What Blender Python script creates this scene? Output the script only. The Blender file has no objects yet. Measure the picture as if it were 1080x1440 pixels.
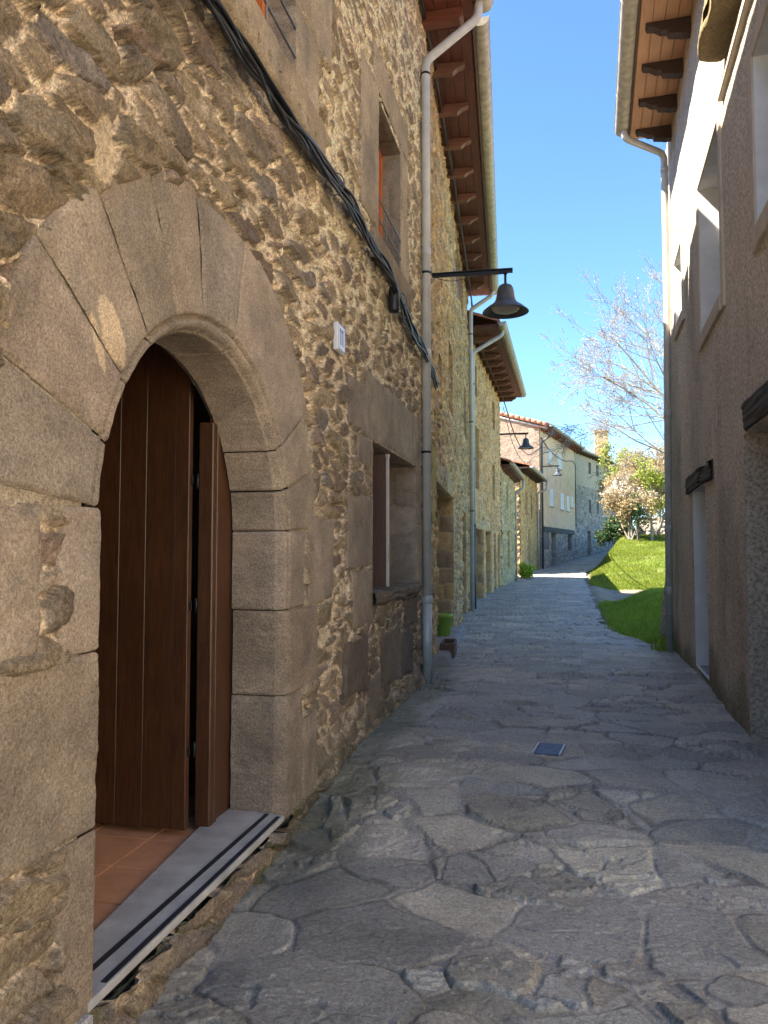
import bpy, math, random
import numpy as np
from mathutils import Vector, Matrix
R = math.radians
S = bpy.context.scene
COL = S.collection
random.seed(7)
rng = np.random.default_rng(11)

# ------------------------------------------------------------------ camera, sky, sun, exposure
EYE = 1.55
PITCH = math.atan(56/1080); YAW = math.atan(245/math.hypot(1080, 56))
cam = bpy.data.cameras.new('camera'); co = bpy.data.objects.new('camera', cam); COL.objects.link(co)
co.location = (0, 0, EYE); co.rotation_euler = (R(90)+PITCH, 0, YAW)
cam.sensor_fit = 'HORIZONTAL'; cam.sensor_width = 36; cam.lens = 36
cam.clip_start = 0.05; cam.clip_end = 1500
S.camera = co
SUN = Vector((-1.0, -0.35, 1.26)).normalized()          # towards the sun
w = bpy.data.worlds.new('World'); S.world = w; w.use_nodes = True
nt = w.node_tree; bg = nt.nodes['Background']
sky = nt.nodes.new('ShaderNodeTexSky'); sky.sky_type = 'NISHITA'; sky.sun_disc = False
sky.sun_elevation = math.asin(SUN.z); sky.sun_rotation = math.atan2(SUN.x, SUN.y) % (2*math.pi)
sky.air_density = 0.8; sky.dust_density = 0.3; sky.ozone_density = 2.5; sky.altitude = 500
tint = nt.nodes.new('ShaderNodeMix'); tint.data_type = 'RGBA'; tint.blend_type = 'MULTIPLY'; tint.inputs[0].default_value = 1
tint.inputs[7].default_value = (.72, .92, 1.02, 1)                 # a clear, deep spring sky
nt.links.new(sky.outputs[0], tint.inputs[6]); nt.links.new(tint.outputs[2], bg.inputs[0]); bg.inputs[1].default_value = 0.048
sl = bpy.data.lights.new('sun', 'SUN'); sl.energy = 2.5; sl.angle = R(0.5); sl.color = (1.0, .90, .76)
so = bpy.data.objects.new('sun', sl); COL.objects.link(so); so.location = (-20, -8, 30)
so.rotation_euler = (-SUN).to_track_quat('-Z', 'Y').to_euler()
S.view_settings.view_transform = 'Standard'; S.view_settings.look = 'None'
S.view_settings.exposure = 3.2; S.view_settings.gamma = 1; S.view_settings.use_curve_mapping = False
S.render.engine = 'CYCLES'
S.cycles.max_bounces = 8; S.cycles.diffuse_bounces = 6
S.cycles.use_denoising = True

# ------------------------------------------------------------------ noise (numpy)
def h2(ix, iy, seed=0):
    ix = np.asarray(ix).astype(np.int64); iy = np.asarray(iy).astype(np.int64)
    n = (ix*374761393 + iy*668265263 + seed*982451653) & 0xffffffff
    n = ((n ^ (n >> 13))*1274126177) & 0xffffffff
    n = ((n ^ (n >> 16))*2246822519) & 0xffffffff
    n = n ^ (n >> 15)
    return n.astype(np.float64)/4294967295.0
def vn(x, y, seed=0):
    x = np.asarray(x, float); y = np.asarray(y, float)
    ix = np.floor(x); iy = np.floor(y); fx = x-ix; fy = y-iy
    fx = fx*fx*(3-2*fx); fy = fy*fy*(3-2*fy)
    a = h2(ix, iy, seed); b = h2(ix+1, iy, seed); c = h2(ix, iy+1, seed); d = h2(ix+1, iy+1, seed)
    return 2*((a*(1-fx)+b*fx)*(1-fy)+(c*(1-fx)+d*fx)*fy)-1
def fbm(x, y, o=4, seed=0, g=.5):
    t = 0; a = 1; s = 0
    for i in range(o):
        t = t+a*vn(x*2**i+i*17.3, y*2**i-i*9.1, seed+i); s += a; a *= g
    return t/s
def ss(a, b, x):
    t = np.clip((x-a)/(b-a), 0, 1); return t*t*(3-2*t)
def voro(u, v, sx, sy, seed, jit=.8, wgt=.25, pn=2.6, r=1):
    pu = u/sx; pv = v/sy; iv = np.floor(pv)
    F1 = np.full(pu.shape, 9.); F2 = F1.copy(); idh = np.zeros(pu.shape); DX = F1*0; DY = F1*0
    for dj in range(-r, r+1):
        row = iv+dj; off = .5*(row % 2)+.3*h2(row, row*0, seed+5); q = pu-off; iu = np.floor(q)
        for di in range(-r, r+1):
            c = iu+di
            cx = c+.5+jit*(h2(c, row, seed)-.5); cy = row+.5+jit*(h2(c, row, seed+1)-.5)
            dx = q-cx; dy = pv-cy
            d = (np.abs(dx)**pn+np.abs(dy)**pn)**(1/pn)-wgt*(h2(c, row, seed+2)-.5)
            m = d < F1
            F2 = np.where(m, F1, np.minimum(F2, d)); F1 = np.where(m, d, F1)
            idh = np.where(m, h2(c, row, seed+3), idh); DX = np.where(m, dx, DX); DY = np.where(m, dy, DY)
    return F1, F2, idh, DX, DY
def grain(u, v, k, seed=0): return 1+k*2*(h2(np.round(np.asarray(u)*997), np.round(np.asarray(v)*991), seed)-.5)
def pal(idh, cols):
    cols = np.array(cols); k = np.clip((idh*len(cols)).astype(int), 0, len(cols)-1); return cols[k]
def sub(idh, k): return (idh*(97.13*k+31.7)) % 1.0

# ------------------------------------------------------------------ materials
def newmat(name):
    m = bpy.data.materials.new(name); m.use_nodes = True
    return m, m.node_tree, m.node_tree.nodes['Principled BSDF']
def N(t, k, **kw):
    n = t.nodes.new(k)
    for a, b in kw.items():
        if a in n.inputs: n.inputs[a].default_value = b
        else: setattr(n, a, b)
    return n
def noise_node(t, scale, detail=6, rough=.6, stretch=None, dist=0.0):
    tc = N(t, 'ShaderNodeTexCoord'); v = tc.outputs['Object']
    if stretch:
        mp = N(t, 'ShaderNodeMapping'); mp.inputs['Scale'].default_value = stretch
        t.links.new(v, mp.inputs[0]); v = mp.outputs[0]
    n = N(t, 'ShaderNodeTexNoise'); n.inputs['Scale'].default_value = scale
    n.inputs['Detail'].default_value = detail; n.inputs['Roughness'].default_value = rough; n.inputs['Distortion'].default_value = dist
    t.links.new(v, n.inputs['Vector']); return n
def ramp(t, src, a, b, ca, cb):
    r = N(t, 'ShaderNodeValToRGB'); e = r.color_ramp.elements
    e[0].position = a; e[1].position = b
    e[0].color = (ca, ca, ca, 1) if not hasattr(ca, '__len__') else (*ca, 1)
    e[1].color = (cb, cb, cb, 1) if not hasattr(cb, '__len__') else (*cb, 1)
    t.links.new(src, r.inputs[0]); return r.outputs[0]
def mixc(t, mode, fac, a, b):
    m = N(t, 'ShaderNodeMix', data_type='RGBA', blend_type=mode)
    for sock, val in ((m.inputs[0], fac), (m.inputs[6], a), (m.inputs[7], b)):
        if hasattr(val, 'is_linked'): t.links.new(val, sock)
        else: sock.default_value = val if not hasattr(val, '__len__') else (*val[:3], 1)
    return m.outputs[2]
def bump(t, p, src, strength, dist, prev=None):
    b = N(t, 'ShaderNodeBump'); b.inputs['Strength'].default_value = strength; b.inputs['Distance'].default_value = dist
    t.links.new(src, b.inputs['Height'])
    if prev is not None: t.links.new(prev, b.inputs['Normal'])
    t.links.new(b.outputs[0], p.inputs['Normal']); return b.outputs[0]
def attr_mat(name, grain=90, gstr=.6, gdist=.006, rough=.92, var=.35, spec=.25, blotch=3.0, lo=.35, hi=1.45):
    m, t, p = newmat(name)
    a = N(t, 'ShaderNodeAttribute'); a.attribute_name = 'Col'
    n1 = noise_node(t, grain, 5, .65); n2 = noise_node(t, blotch, 6, .65, dist=.4); n3 = noise_node(t, grain*3.1, 3, .6)
    c = mixc(t, 'MULTIPLY', var, a.outputs['Color'], ramp(t, n1.outputs[0], .34, .64, lo, hi))
    c = mixc(t, 'MULTIPLY', min(1, var*1.2), c, ramp(t, n3.outputs[0], .33, .66, .45, 1.35))
    c = mixc(t, 'MULTIPLY', var, c, ramp(t, n2.outputs[0], .3, .7, .55, 1.35))
    t.links.new(c, p.inputs['Base Color']); p.inputs['Roughness'].default_value = rough
    p.inputs['Specular IOR Level'].default_value = spec
    b = bump(t, p, n1.outputs[0], gstr, gdist); bump(t, p, n3.outputs[0], gstr*.7, gdist*.4, b)
    return m
def flat_mat(name, col, rough=.6, metal=0, var=.25, scale=14, bmp=.15, bd=.002, spec=.4, stretch=None, col2=None):
    m, t, p = newmat(name)
    n = noise_node(t, scale, 6, .65, stretch)
    c2 = col2 or tuple(x*(1-var) for x in col)
    c = ramp(t, n.outputs[0], .32, .7, c2, tuple(min(1, x*(1+var*.5)) for x in col))
    t.links.new(c, p.inputs['Base Color']); p.inputs['Roughness'].default_value = rough
    p.inputs['Metallic'].default_value = metal; p.inputs['Specular IOR Level'].default_value = spec
    if bmp: bump(t, p, n.outputs[0], bmp, bd)
    return m
def wood_mat(name, dark, light, axis=2, rough=.45, scale=6):
    st = [14, 14, 14]; st[axis] = .9
    m, t, p = newmat(name)
    n = noise_node(t, scale, 8, .7, tuple(st), .6); n2 = noise_node(t, 1.6, 3, .5)
    c = ramp(t, n.outputs[0], .3, .72, dark, light)
    c = mixc(t, 'MULTIPLY', .5, c, ramp(t, n2.outputs[0], .3, .7, .6, 1.2))
    t.links.new(c, p.inputs['Base Color']); p.inputs['Roughness'].default_value = rough
    bump(t, p, n.outputs[0], .35, .002); return m
def glass_mat(name):
    m, t, p = newmat(name)
    n = noise_node(t, 2.0, 2, .5)
    t.links.new(ramp(t, n.outputs[0], .3, .7, (.012, .014, .017), (.03, .034, .04)), p.inputs['Base Color'])
    p.inputs['Roughness'].default_value = .06; p.inputs['Specular IOR Level'].default_value = .6; return m
def stucco_mat(name):
    m, t, p = newmat(name)
    a = N(t, 'ShaderNodeAttribute'); a.attribute_name = 'Col'
    n1 = noise_node(t, 34, 5, .65); n2 = noise_node(t, 1.4, 6, .65, dist=.5); n3 = noise_node(t, 150, 3, .6)
    n4 = noise_node(t, 3.0, 4, .6, (2.2, 2.2, .22))
    c = mixc(t, 'MULTIPLY', .8, a.outputs['Color'], ramp(t, n1.outputs[0], .36, .58, .45, 1.3))
    c = mixc(t, 'MULTIPLY', .4, c, ramp(t, n2.outputs[0], .3, .7, .7, 1.2))
    c = mixc(t, 'MULTIPLY', .12, c, ramp(t, n4.outputs[0], .35, .65, .7, 1.15))
    t.links.new(c, p.inputs['Base Color']); p.inputs['Roughness'].default_value = .95; p.inputs['Specular IOR Level'].default_value = .15
    b = bump(t, p, n1.outputs[0], 1.0, .022); bump(t, p, n3.outputs[0], .5, .003, b)
    return m
M = dict(
 rubble=attr_mat('rubble_stone', 62, 1.0, .014, var=.6),
 hewn=attr_mat('hewn_stone', 95, 1.0, .010, var=.55, blotch=4),
 slate=attr_mat('slate_paving', 50, .9, .009, rough=.58, var=.45, spec=.5, blotch=2.2),
 earth=attr_mat('earth', 30, .8, .02, var=.5, blotch=1.5),
 farstone=attr_mat('far_stone', 26, .6, .02, var=.4),
 stucco=stucco_mat('roughcast'),
 cream=flat_mat('cream_render', (.86, .62, .40), .9, var=.2, scale=2.2, bmp=.2, bd=.01, spec=.2),
 palerough=flat_mat('pale_roughcast', (.62, .50, .38), .95, var=.35, scale=7, bmp=.9, bd=.05, spec=.15),
 bounce_render=flat_mat('bounce_render', (.78, .70, .58), .9, var=.2, scale=2.2, bmp=.2, bd=.01, spec=.2),  # pale reflector colour for the unseen house added behind the viewpoint
 gable=flat_mat('gable_roughcast', (.34, .27, .205), .95, var=.35, scale=7, bmp=1, bd=.06, spec=.15),  # copy of the pale roughcast, colour darkened to tone down the sunlit gable
 rail=flat_mat('worn_rail', (.20, .20, .19), .5, .2, var=.25, scale=20, bmp=.1),
 whitewash=flat_mat('whitewash', (.70, .70, .69), .85, var=.12, scale=5, bmp=.35, bd=.006, spec=.2),
 surround=flat_mat('smooth_render', (.56, .49, .40), .9, var=.18, scale=6, bmp=.3, bd=.004, spec=.2),
 doorwood=wood_mat('door_wood', (.031, .0125, .0062), (.108, .045, .0185), 2, .38),
 orangewood=wood_mat('orange_wood', (.50, .11, .02), (.62, .17, .035), 2, .45),
 soffit=wood_mat('soffit_wood', (.065, .022, .016), (.16, .055, .036), 1, .6, 4),
 redsoffit=wood_mat('red_soffit_wood', (.12, .036, .022), (.21, .068, .040), 0, .55, 4),
 rafter=wood_mat('rafter_wood', (.10, .045, .030), (.25, .12, .08), 0, .6, 4),
 tansoffit=wood_mat('tan_soffit', (.50, .27, .15), (.66, .39, .23), 1, .7, 3),
 darkbeam=wood_mat('dark_beam', (.018, .014, .012), (.075, .058, .048), 1, .75, 4),
 corbel=wood_mat('dark_corbel', (.030, .018, .014), (.085, .052, .040), 0, .6, 4),
 redwood=wood_mat('red_shutter_wood', (.13, .04, .022), (.26, .09, .05), 2, .6),
 brownwood=wood_mat('brown_wood', (.06, .03, .022), (.15, .08, .055), 2, .6),
 gutter=flat_mat('weathered_gutter', (.46, .43, .34), .55, .0, var=.4, scale=9, bmp=.15),
 pipe=flat_mat('grey_pipe', (.46, .48, .47), .4, .15, var=.18, scale=6, bmp=.08),
 pipedark=flat_mat('dark_pipe', (.085, .09, .095), .5, .1, var=.25, scale=8, bmp=.08),
 palepipe=flat_mat('pale_pipe', (.55, .54, .51), .45, .1, var=.15, scale=6, bmp=.08),
 iron=flat_mat('black_iron', (.022, .024, .027), .45, .4, var=.3, scale=20, bmp=.2),
 lampmetal=flat_mat('lamp_metal', (.075, .085, .105), .45, .0, var=.3, scale=12, bmp=.1),
 lampglass=flat_mat('lamp_glass', (.45, .45, .40), .15, 0, var=.2, scale=6, bmp=0),
 cable=flat_mat('black_cable', (.016, .017, .020), .4, 0, var=.3, scale=30, bmp=.1, spec=.5),
 sill=flat_mat('grey_slate_slab', (.47, .465, .45), .5, 0, var=.3, scale=5, bmp=.25, bd=.003),
 strip=flat_mat('black_strip', (.02, .02, .022), .75, 0, var=.3, scale=60, bmp=.5, bd=.001),
 terracotta=flat_mat('terracotta_tile', (.66, .33, .18), .5, 0, var=.25, scale=3.5, bmp=.12),
 rooftile=flat_mat('roof_tile', (.52, .23, .13), .85, 0, var=.45, scale=3.5, bmp=.4, bd=.01, col2=(.30, .15, .10)),
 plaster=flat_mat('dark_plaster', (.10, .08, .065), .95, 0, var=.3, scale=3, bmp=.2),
 glass=glass_mat('window_glass'), white=flat_mat('white_paint', (.72, .73, .72), .5, 0, var=.1, scale=8, bmp=.08),
 tile=flat_mat('glazed_tile', (.70, .72, .74), .2, 0, var=.08, scale=10, bmp=0), blue=flat_mat('blue_glaze', (.05, .09, .22), .25, 0, var=.2, bmp=0),
 green=flat_mat('green_plastic', (.30, .47, .06), .4, 0, var=.15, scale=6, bmp=.05),
 clay=flat_mat('brown_clay', (.16, .085, .05), .8, 0, var=.3, bmp=.3), soil=flat_mat('soil', (.05, .035, .025), 1, 0, var=.4, scale=40, bmp=.8, bd=.01),
 grate=flat_mat('blue_grey_steel', (.12, .15, .23), .4, .5, var=.25, scale=20, bmp=.1), steel=flat_mat('pale_steel', (.55, .56, .57), .35, .6, var=.15, bmp=.05),
 yellow=flat_mat('faded_yellow', (.42, .38, .16), .8, 0, var=.25, scale=8, bmp=.2),
 bark=flat_mat('bark', (.17, .13, .10), .95, 0, var=.4, scale=9, bmp=.8, bd=.01, stretch=(3, 3, .6)),
 palebark=flat_mat('pale_bark', (.34, .30, .25), .95, 0, var=.4, scale=9, bmp=.8, bd=.01, stretch=(3, 3, .6)),
)
def leaf_mat(name, trans=.35, rough=.6):
    m, t, p = newmat(name)
    a = N(t, 'ShaderNodeAttribute'); a.attribute_name = 'Col'
    n = noise_node(t, 3.0, 3, .6)
    c = mixc(t, 'MULTIPLY', .4, a.outputs['Color'], ramp(t, n.outputs[0], .3, .7, .7, 1.25))
    t.links.new(c, p.inputs['Base Color']); p.inputs['Roughness'].default_value = rough; p.inputs['Specular IOR Level'].default_value = .2
    tr = N(t, 'ShaderNodeBsdfTranslucent'); t.links.new(c, tr.inputs[0])
    mx = N(t, 'ShaderNodeMixShader'); mx.inputs[0].default_value = trans
    t.links.new(p.outputs[0], mx.inputs[1]); t.links.new(tr.outputs[0], mx.inputs[2])
    t.links.new(mx.outputs[0], t.nodes['Material Output'].inputs[0]); return m
M['leaf'] = leaf_mat('leaf'); M['petal'] = leaf_mat('petal', .3)

# ------------------------------------------------------------------ mesh building
class Geo:
    def __init__(s): s.V = []; s.Q = []; s.T = []; s.C = []; s.qs = []; s.ts = []; s.n = 0
    def add(s, V, Q=None, T=None, col=(.5, .5, .5), smooth=True):
        V = np.asarray(V, float).reshape(-1, 3); k = len(V)
        c = np.asarray(col, float)
        s.C.append(np.broadcast_to(c, (k, 3)) if c.ndim == 1 else c.reshape(-1, 3)); s.V.append(V)
        if Q is not None and len(Q): Q = np.asarray(Q, int).reshape(-1, 4); s.Q.append(Q+s.n); s.qs.append(np.full(len(Q), smooth))
        if T is not None and len(T): T = np.asarray(T, int).reshape(-1, 3); s.T.append(T+s.n); s.ts.append(np.full(len(T), smooth))
        s.n += k; return s
    def grid(s, P, col=(.5, .5, .5), keep=None, smooth=True):
        n, m = P.shape[:2]; i = np.arange(n*m).reshape(n, m)
        Q = np.stack([i[:-1, :-1], i[1:, :-1], i[1:, 1:], i[:-1, 1:]], -1)
        Q = Q[keep] if keep is not None else Q.reshape(-1, 4)
        return s.add(P, Q, col=col, smooth=smooth)
    def box(s, c, ax, h, bev=.004, col=(.5, .5, .5)):
        c = np.array(c, float); ax = np.array(ax, float); h = np.array(h, float); bev = min(bev, min(h)*.45)
        V = []; idx = {}
        for sx in (-1, 1):
            for sy in (-1, 1):
                for sz in (-1, 1):
                    for k in range(3):
                        g = np.array((sx, sy, sz))*(h-bev); g[k] = (sx, sy, sz)[k]*h[k]
                        idx[(sx, sy, sz, k)] = len(V); V.append(c+g@ax)
        Q = []; T = []
        for k in range(3):
            a, b = (k+1) % 3, (k+2) % 3
            for s1 in (-1, 1):
                def key(sa, sb, kk):
                    v = [0, 0, 0]; v[k] = s1; v[a] = sa; v[b] = sb; return idx[(*v, kk)]
                Q.append([key(-1, -1, k), key(1, -1, k), key(1, 1, k), key(-1, 1, k)])
            for sa in (-1, 1):
                for sb in (-1, 1):
                    def key2(sk, kk):
                        v = [0, 0, 0]; v[k] = sk; v[a] = sa; v[b] = sb; return idx[(*v, kk)]
                    Q.append([key2(-1, a), key2(1, a), key2(1, b), key2(-1, b)])
        for sx in (-1, 1):
            for sy in (-1, 1):
                for sz in (-1, 1): T.append([idx[(sx, sy, sz, 0)], idx[(sx, sy, sz, 1)], idx[(sx, sy, sz, 2)]])
        return s.add(V, Q, T, col, smooth=False)
    def abox(s, lo, hi, bev=.004, col=(.5, .5, .5)):
        lo = np.array(lo, float); hi = np.array(hi, float)
        return s.box((lo+hi)/2, np.eye(3), np.abs(hi-lo)/2, bev, col)
    def tube(s, pts, rad, seg=8, col=(.5, .5, .5), caps=True):
        pts = np.asarray(pts, float); n = len(pts); rad = np.broadcast_to(np.asarray(rad, float), (n,))
        tan = np.gradient(pts, axis=0); tan /= np.linalg.norm(tan, axis=1)[:, None]+1e-9
        up = np.array([0, 0, 1.]) if abs(tan[0][2]) < .9 else np.array([1., 0, 0])
        a = np.cross(tan[0], up); a /= np.linalg.norm(a); ring = []
        th = np.arange(seg)*2*math.pi/seg
        for i in range(n):
            a = a-tan[i]*(a@tan[i]); a /= np.linalg.norm(a)+1e-9; b = np.cross(tan[i], a)
            ring.append(pts[i]+rad[i]*(np.cos(th)[:, None]*a+np.sin(th)[:, None]*b))
        V = np.concatenate(ring); Q = []
        for i in range(n-1):
            for j in range(seg):
                k = (j+1) % seg; Q.append([i*seg+j, i*seg+k, (i+1)*seg+k, (i+1)*seg+j])
        T = []
        if caps:
            V = np.concatenate([V, pts[[0, -1]]]); c0 = n*seg
            for j in range(seg):
                k = (j+1) % seg; T += [[c0, k, j], [c0+1, (n-1)*seg+j, (n-1)*seg+k]]
        return s.add(V, Q, T, col)
    def lathe(s, c, prof, seg=28, col=(.5, .5, .5)):
        th = np.linspace(0, 2*math.pi, seg+1)
        P = np.array([[(c[0]+r*math.cos(t), c[1]+r*math.sin(t), c[2]+z) for t in th] for r, z in prof]); return s.grid(P, col)
    def build(s, name, mat, parent=None, kind=None, label=None):
        V = np.concatenate(s.V); C = np.concatenate(s.C)
        Q = np.concatenate(s.Q) if s.Q else np.zeros((0, 4), int); T = np.concatenate(s.T) if s.T else np.zeros((0, 3), int)
        me = bpy.data.meshes.new(name); me.vertices.add(len(V)); me.vertices.foreach_set('co', V.astype(np.float32).ravel())
        L = np.concatenate([Q.ravel(), T.ravel()]).astype(np.int32); me.loops.add(len(L)); me.loops.foreach_set('vertex_index', L)
        me.polygons.add(len(Q)+len(T))
        st = np.concatenate([np.arange(len(Q))*4, len(Q)*4+np.arange(len(T))*3]).astype(np.int32); me.polygons.foreach_set('loop_start', st)
        sm = np.concatenate(([np.concatenate(s.qs)] if s.qs else [])+([np.concatenate(s.ts)] if s.ts else []))
        me.update(calc_edges=True); me.polygons.foreach_set('use_smooth', sm.astype(bool))
        at = me.attributes.new('Col', 'FLOAT_COLOR', 'POINT')
        at.data.foreach_set('color', np.concatenate([np.clip(C, 0, 1), np.ones((len(C), 1))], 1).astype(np.float32).ravel())
        me.materials.append(M[mat] if isinstance(mat, str) else mat)
        o = bpy.data.objects.new(name, me); COL.objects.link(o)
        if parent is not None: adopt(o, parent)
        if kind: o['kind'] = kind
        if label: o['label'] = label
        return o
def wmat(o):
    m = Matrix.LocRotScale(o.location, o.rotation_euler, o.scale)
    return wmat(o.parent) @ o.matrix_parent_inverse @ m if o.parent else m
def adopt(o, p): o.parent = p; o.matrix_parent_inverse = wmat(p).inverted()
def thing(name, loc, label, cat, group=None):
    o = bpy.data.objects.new(name, None); COL.objects.link(o); o.empty_display_size = .3; o.location = loc
    return tag(o, label, cat, group)
def tag(o, label, cat, group=None):
    o['label'] = label; o['category'] = cat
    if group: o['group'] = group
    return o

class Wall:
    """a wall along the plan line p->q; side=+1 faces +X (left of the street), -1 faces -X"""
    def __init__(s, p, q, side=1):
        s.p = np.array(p, float); s.q = np.array(q, float); d = s.q-s.p; s.L = np.linalg.norm(d); s.d = d/s.L
        s.n = np.array([s.d[1], -s.d[0]])*side; s.side = side
    def T(s, u, v, n=0):
        u, v, n = np.broadcast_arrays(np.asarray(u, float), np.asarray(v, float), np.asarray(n, float))
        return np.stack([s.p[0]+s.d[0]*u+s.n[0]*n, s.p[1]+s.d[1]*u+s.n[1]*n, v], -1)
    def uy(s, Y): return (Y-s.p[1])/s.d[1]
    def ax(s): return np.array([[s.d[0], s.d[1], 0], [s.n[0], s.n[1], 0], [0, 0, 1.]])
    def box(s, g, u0, u1, n0, n1, v0, v1, bev=.004, col=(.5, .5, .5)):
        return g.box(s.T((u0+u1)/2, (v0+v1)/2, (n0+n1)/2), s.ax(), ((u1-u0)/2, (n1-n0)/2, (v1-v0)/2), bev, col)
def snap(a, vals):
    a = a.copy()
    for v in vals:
        if a[0] <= v <= a[-1]: a[np.argmin(np.abs(a-v))] = v
    return np.sort(a)
def spaced(a, b, f):
    o = [a]
    while o[-1] < b: o.append(o[-1]+f(o[-1]))
    o[-1] = b; return np.array(o)

STONE1 = [(0.353, 0.27, 0.173), (0.304, 0.235, 0.158), (0.382, 0.294, 0.184), (0.274, 0.216, 0.153), (0.323, 0.255, 0.168), (0.255, 0.211, 0.168), (0.284, 0.206, 0.148), (0.372, 0.284, 0.184), (0.294, 0.221, 0.163), (0.343, 0.265, 0.163)]
STONE2 = [(0.622, 0.423, 0.201), (0.56, 0.383, 0.194), (0.684, 0.473, 0.23), (0.482, 0.342, 0.194), (0.59, 0.396, 0.182), (0.419, 0.308, 0.189), (0.653, 0.423, 0.182), (0.529, 0.342, 0.176)]
STONE3 = [(0.8, 0.503, 0.207), (0.76, 0.467, 0.207), (0.8, 0.553, 0.24), (0.681, 0.437, 0.218), (0.8, 0.481, 0.202), (0.6, 0.395, 0.207)]
STONEG = [(0.517, 0.444, 0.366), (0.431, 0.376, 0.316), (0.604, 0.511, 0.418), (0.374, 0.323, 0.278), (0.546, 0.444, 0.341), (0.475, 0.417, 0.366)]
MORT1 = (.77, .61, .42); MORT2 = (.66, .53, .31); MORTG = (.46, .42, .36)
def rubble(u, v, seed, sx, sy, stones, mort, amp=1.0, flush=0.0, lam=1.0, warp=1.0):
    """relief (m) and colour of rubble masonry at wall coordinates u, v"""
    wu = u+warp*.10*fbm(u*2.2, v*2.2, 3, seed+20)+.02*vn(u*13, v*13, seed+24); wv = v+warp*.075*fbm(u*1.8, v*2.4, 3, seed+30)+.012*vn(u*15, v*15, seed+34)
    F1, F2, I, DX, DY = voro(wu, wv, sx, sy, seed, .9, .55, 2.0)
    e = F2-F1
    patch = fbm(u*.9, v*.9, 3, seed+50)
    th = .06+.13*ss(-.15, .6, patch)+flush+.09*fbm(u*12, v*16, 4, seed+60)
    m = ss(th, th+.10, e); mc = ss(th-.01, th+.05, e+.06*fbm(u*36, v*36, 3, seed+63))
    a1, a2, a3, a4 = sub(I, 1), sub(I, 2), sub(I, 3), sub(I, 4)
    an = (a3-.5)*1.2
    lu = u*np.cos(an)+v*np.sin(an); lv = v*np.cos(an)-u*np.sin(an)
    lamn = fbm(lu*4+a1*50, lv*24+a2*50, 5, seed+70, .6)
    rid = 1-np.abs(fbm(lu*5+a3*30, lv*12, 4, seed+75))
    q = fbm(lu*3.5+a2*20, lv*9+a1*20, 3, seed+77)*4; stp = np.floor(q)+ss(0, .18, q-np.floor(q))      # split faces
    H = .006+.048*a1**1.6
    face = H+.034*(a2-.5)*DX*2+.042*(a3-.5)*DY*2-.020*np.clip(F1, 0, .7)**2+lam*(.012*lamn+.012*rid+.0075*stp)+.006*fbm(u*28, v*36, 4, seed+80, .6)
    mor = .006+.012*fbm(u*8, v*9, 4, seed+85, .6)+.016*fbm(u*42, v*42, 3, seed+86, .7)
    pit = ss(.35, .6, vn(u*19, v*36, seed+88))*.014
    gap = ss(.05, .45, vn(u*3.1, v*5.3, seed+90))*ss(.0, .07, .15-e)*(1-ss(.1, .6, patch))
    slot = ss(.42, .6, vn(u*5.5, v*16, seed+92))*ss(-.1, .3, vn(u*1.7, v*1.7, seed+93))
    hgt = amp*(-.055*gap+face*m)+(mor-pit-.022*slot)*(1-m)*max_amp(amp)-.012*slot
    c = pal(a4, stones)*(1+.22*(a2-.5)[..., None])*(1+.45*lamn[..., None])*(1+.12*fbm(u*2, v*2, 3, seed+95)[..., None])
    c = c*(1-.25*ss(.1, .5, fbm(u*9, v*12, 4, seed+96))[..., None])
    c = c*grain(u, v, .17)[..., None]
    mo = np.array(mort)*(1+.40*fbm(u*30, v*30, 3, seed+97)[..., None])*(1+.15*patch[..., None])*grain(u, v, .34, 3)[..., None]*(1-.5*pit[..., None]/.014)
    g = np.clip(mc, 0, 1)[..., None]
    g = g*(1-.38*ss(.1, .6, fbm(u*5, v*5, 4, seed+99))*(a1 < .45))[..., None]
    return hgt, c*g+mo*(1-g)
def coursed(u, v, seed, bw, bh, stones, mort, amp=1.0):
    wv = v+.015*vn(u*3, v*3, seed)
    F1, F2, I, DX, DY = voro(u+.01*vn(u*9, v*9, seed+4), wv, bw, bh, seed, .35, .2, 5)
    e = F2-F1; m = ss(.03, .12, e)
    a1, a2 = sub(I, 1), sub(I, 2)
    h = amp*(m*(.012+.012*a1+.006*fbm(u*14, v*18, 4, seed+9)))
    c = pal(a2, stones)*(1+.2*fbm(u*9, v*16, 3, seed+11)[..., None])
    g = ss(.03, .08, e)[..., None]
    return h, c*g+np.array(mort)*(1-g)
def max_amp(a): return np.clip(a, .6, 1.2)
def hole_dist(U, V, holes):
    D = np.full(U.shape, 9.)
    for (a, b, c, d) in holes:
        dx = np.maximum(np.maximum(a-U, U-b), 0); dy = np.maximum(np.maximum(c-V, V-d), 0); D = np.minimum(D, np.hypot(dx, dy))
    return D
def wall_sheet(W, us, vs, holes, fn, base=0.0, post=None):
    us = snap(us, [x for h in holes for x in h[:2]]); vs = snap(vs, [x for h in holes for x in h[2:]])
    U, V = np.meshgrid(us, vs, indexing='ij')
    H, C = fn(U, V)
    if holes:
        t = ss(0, .07, hole_dist(U, V, holes)); H = H*t+.012*(1-t)
    if post: H, C = post(U, V, H, C)
    P = W.T(U, V, H+base)
    uc = (us[1:]+us[:-1])[:, None]/2; vc = (vs[1:]+vs[:-1])[None]/2
    keep = np.ones((len(us)-1, len(vs)-1), bool)
    for (a, b, c, d) in holes: keep &= ~((uc > a) & (uc < b) & (vc > c) & (vc < d))
    return P, C, keep
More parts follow.
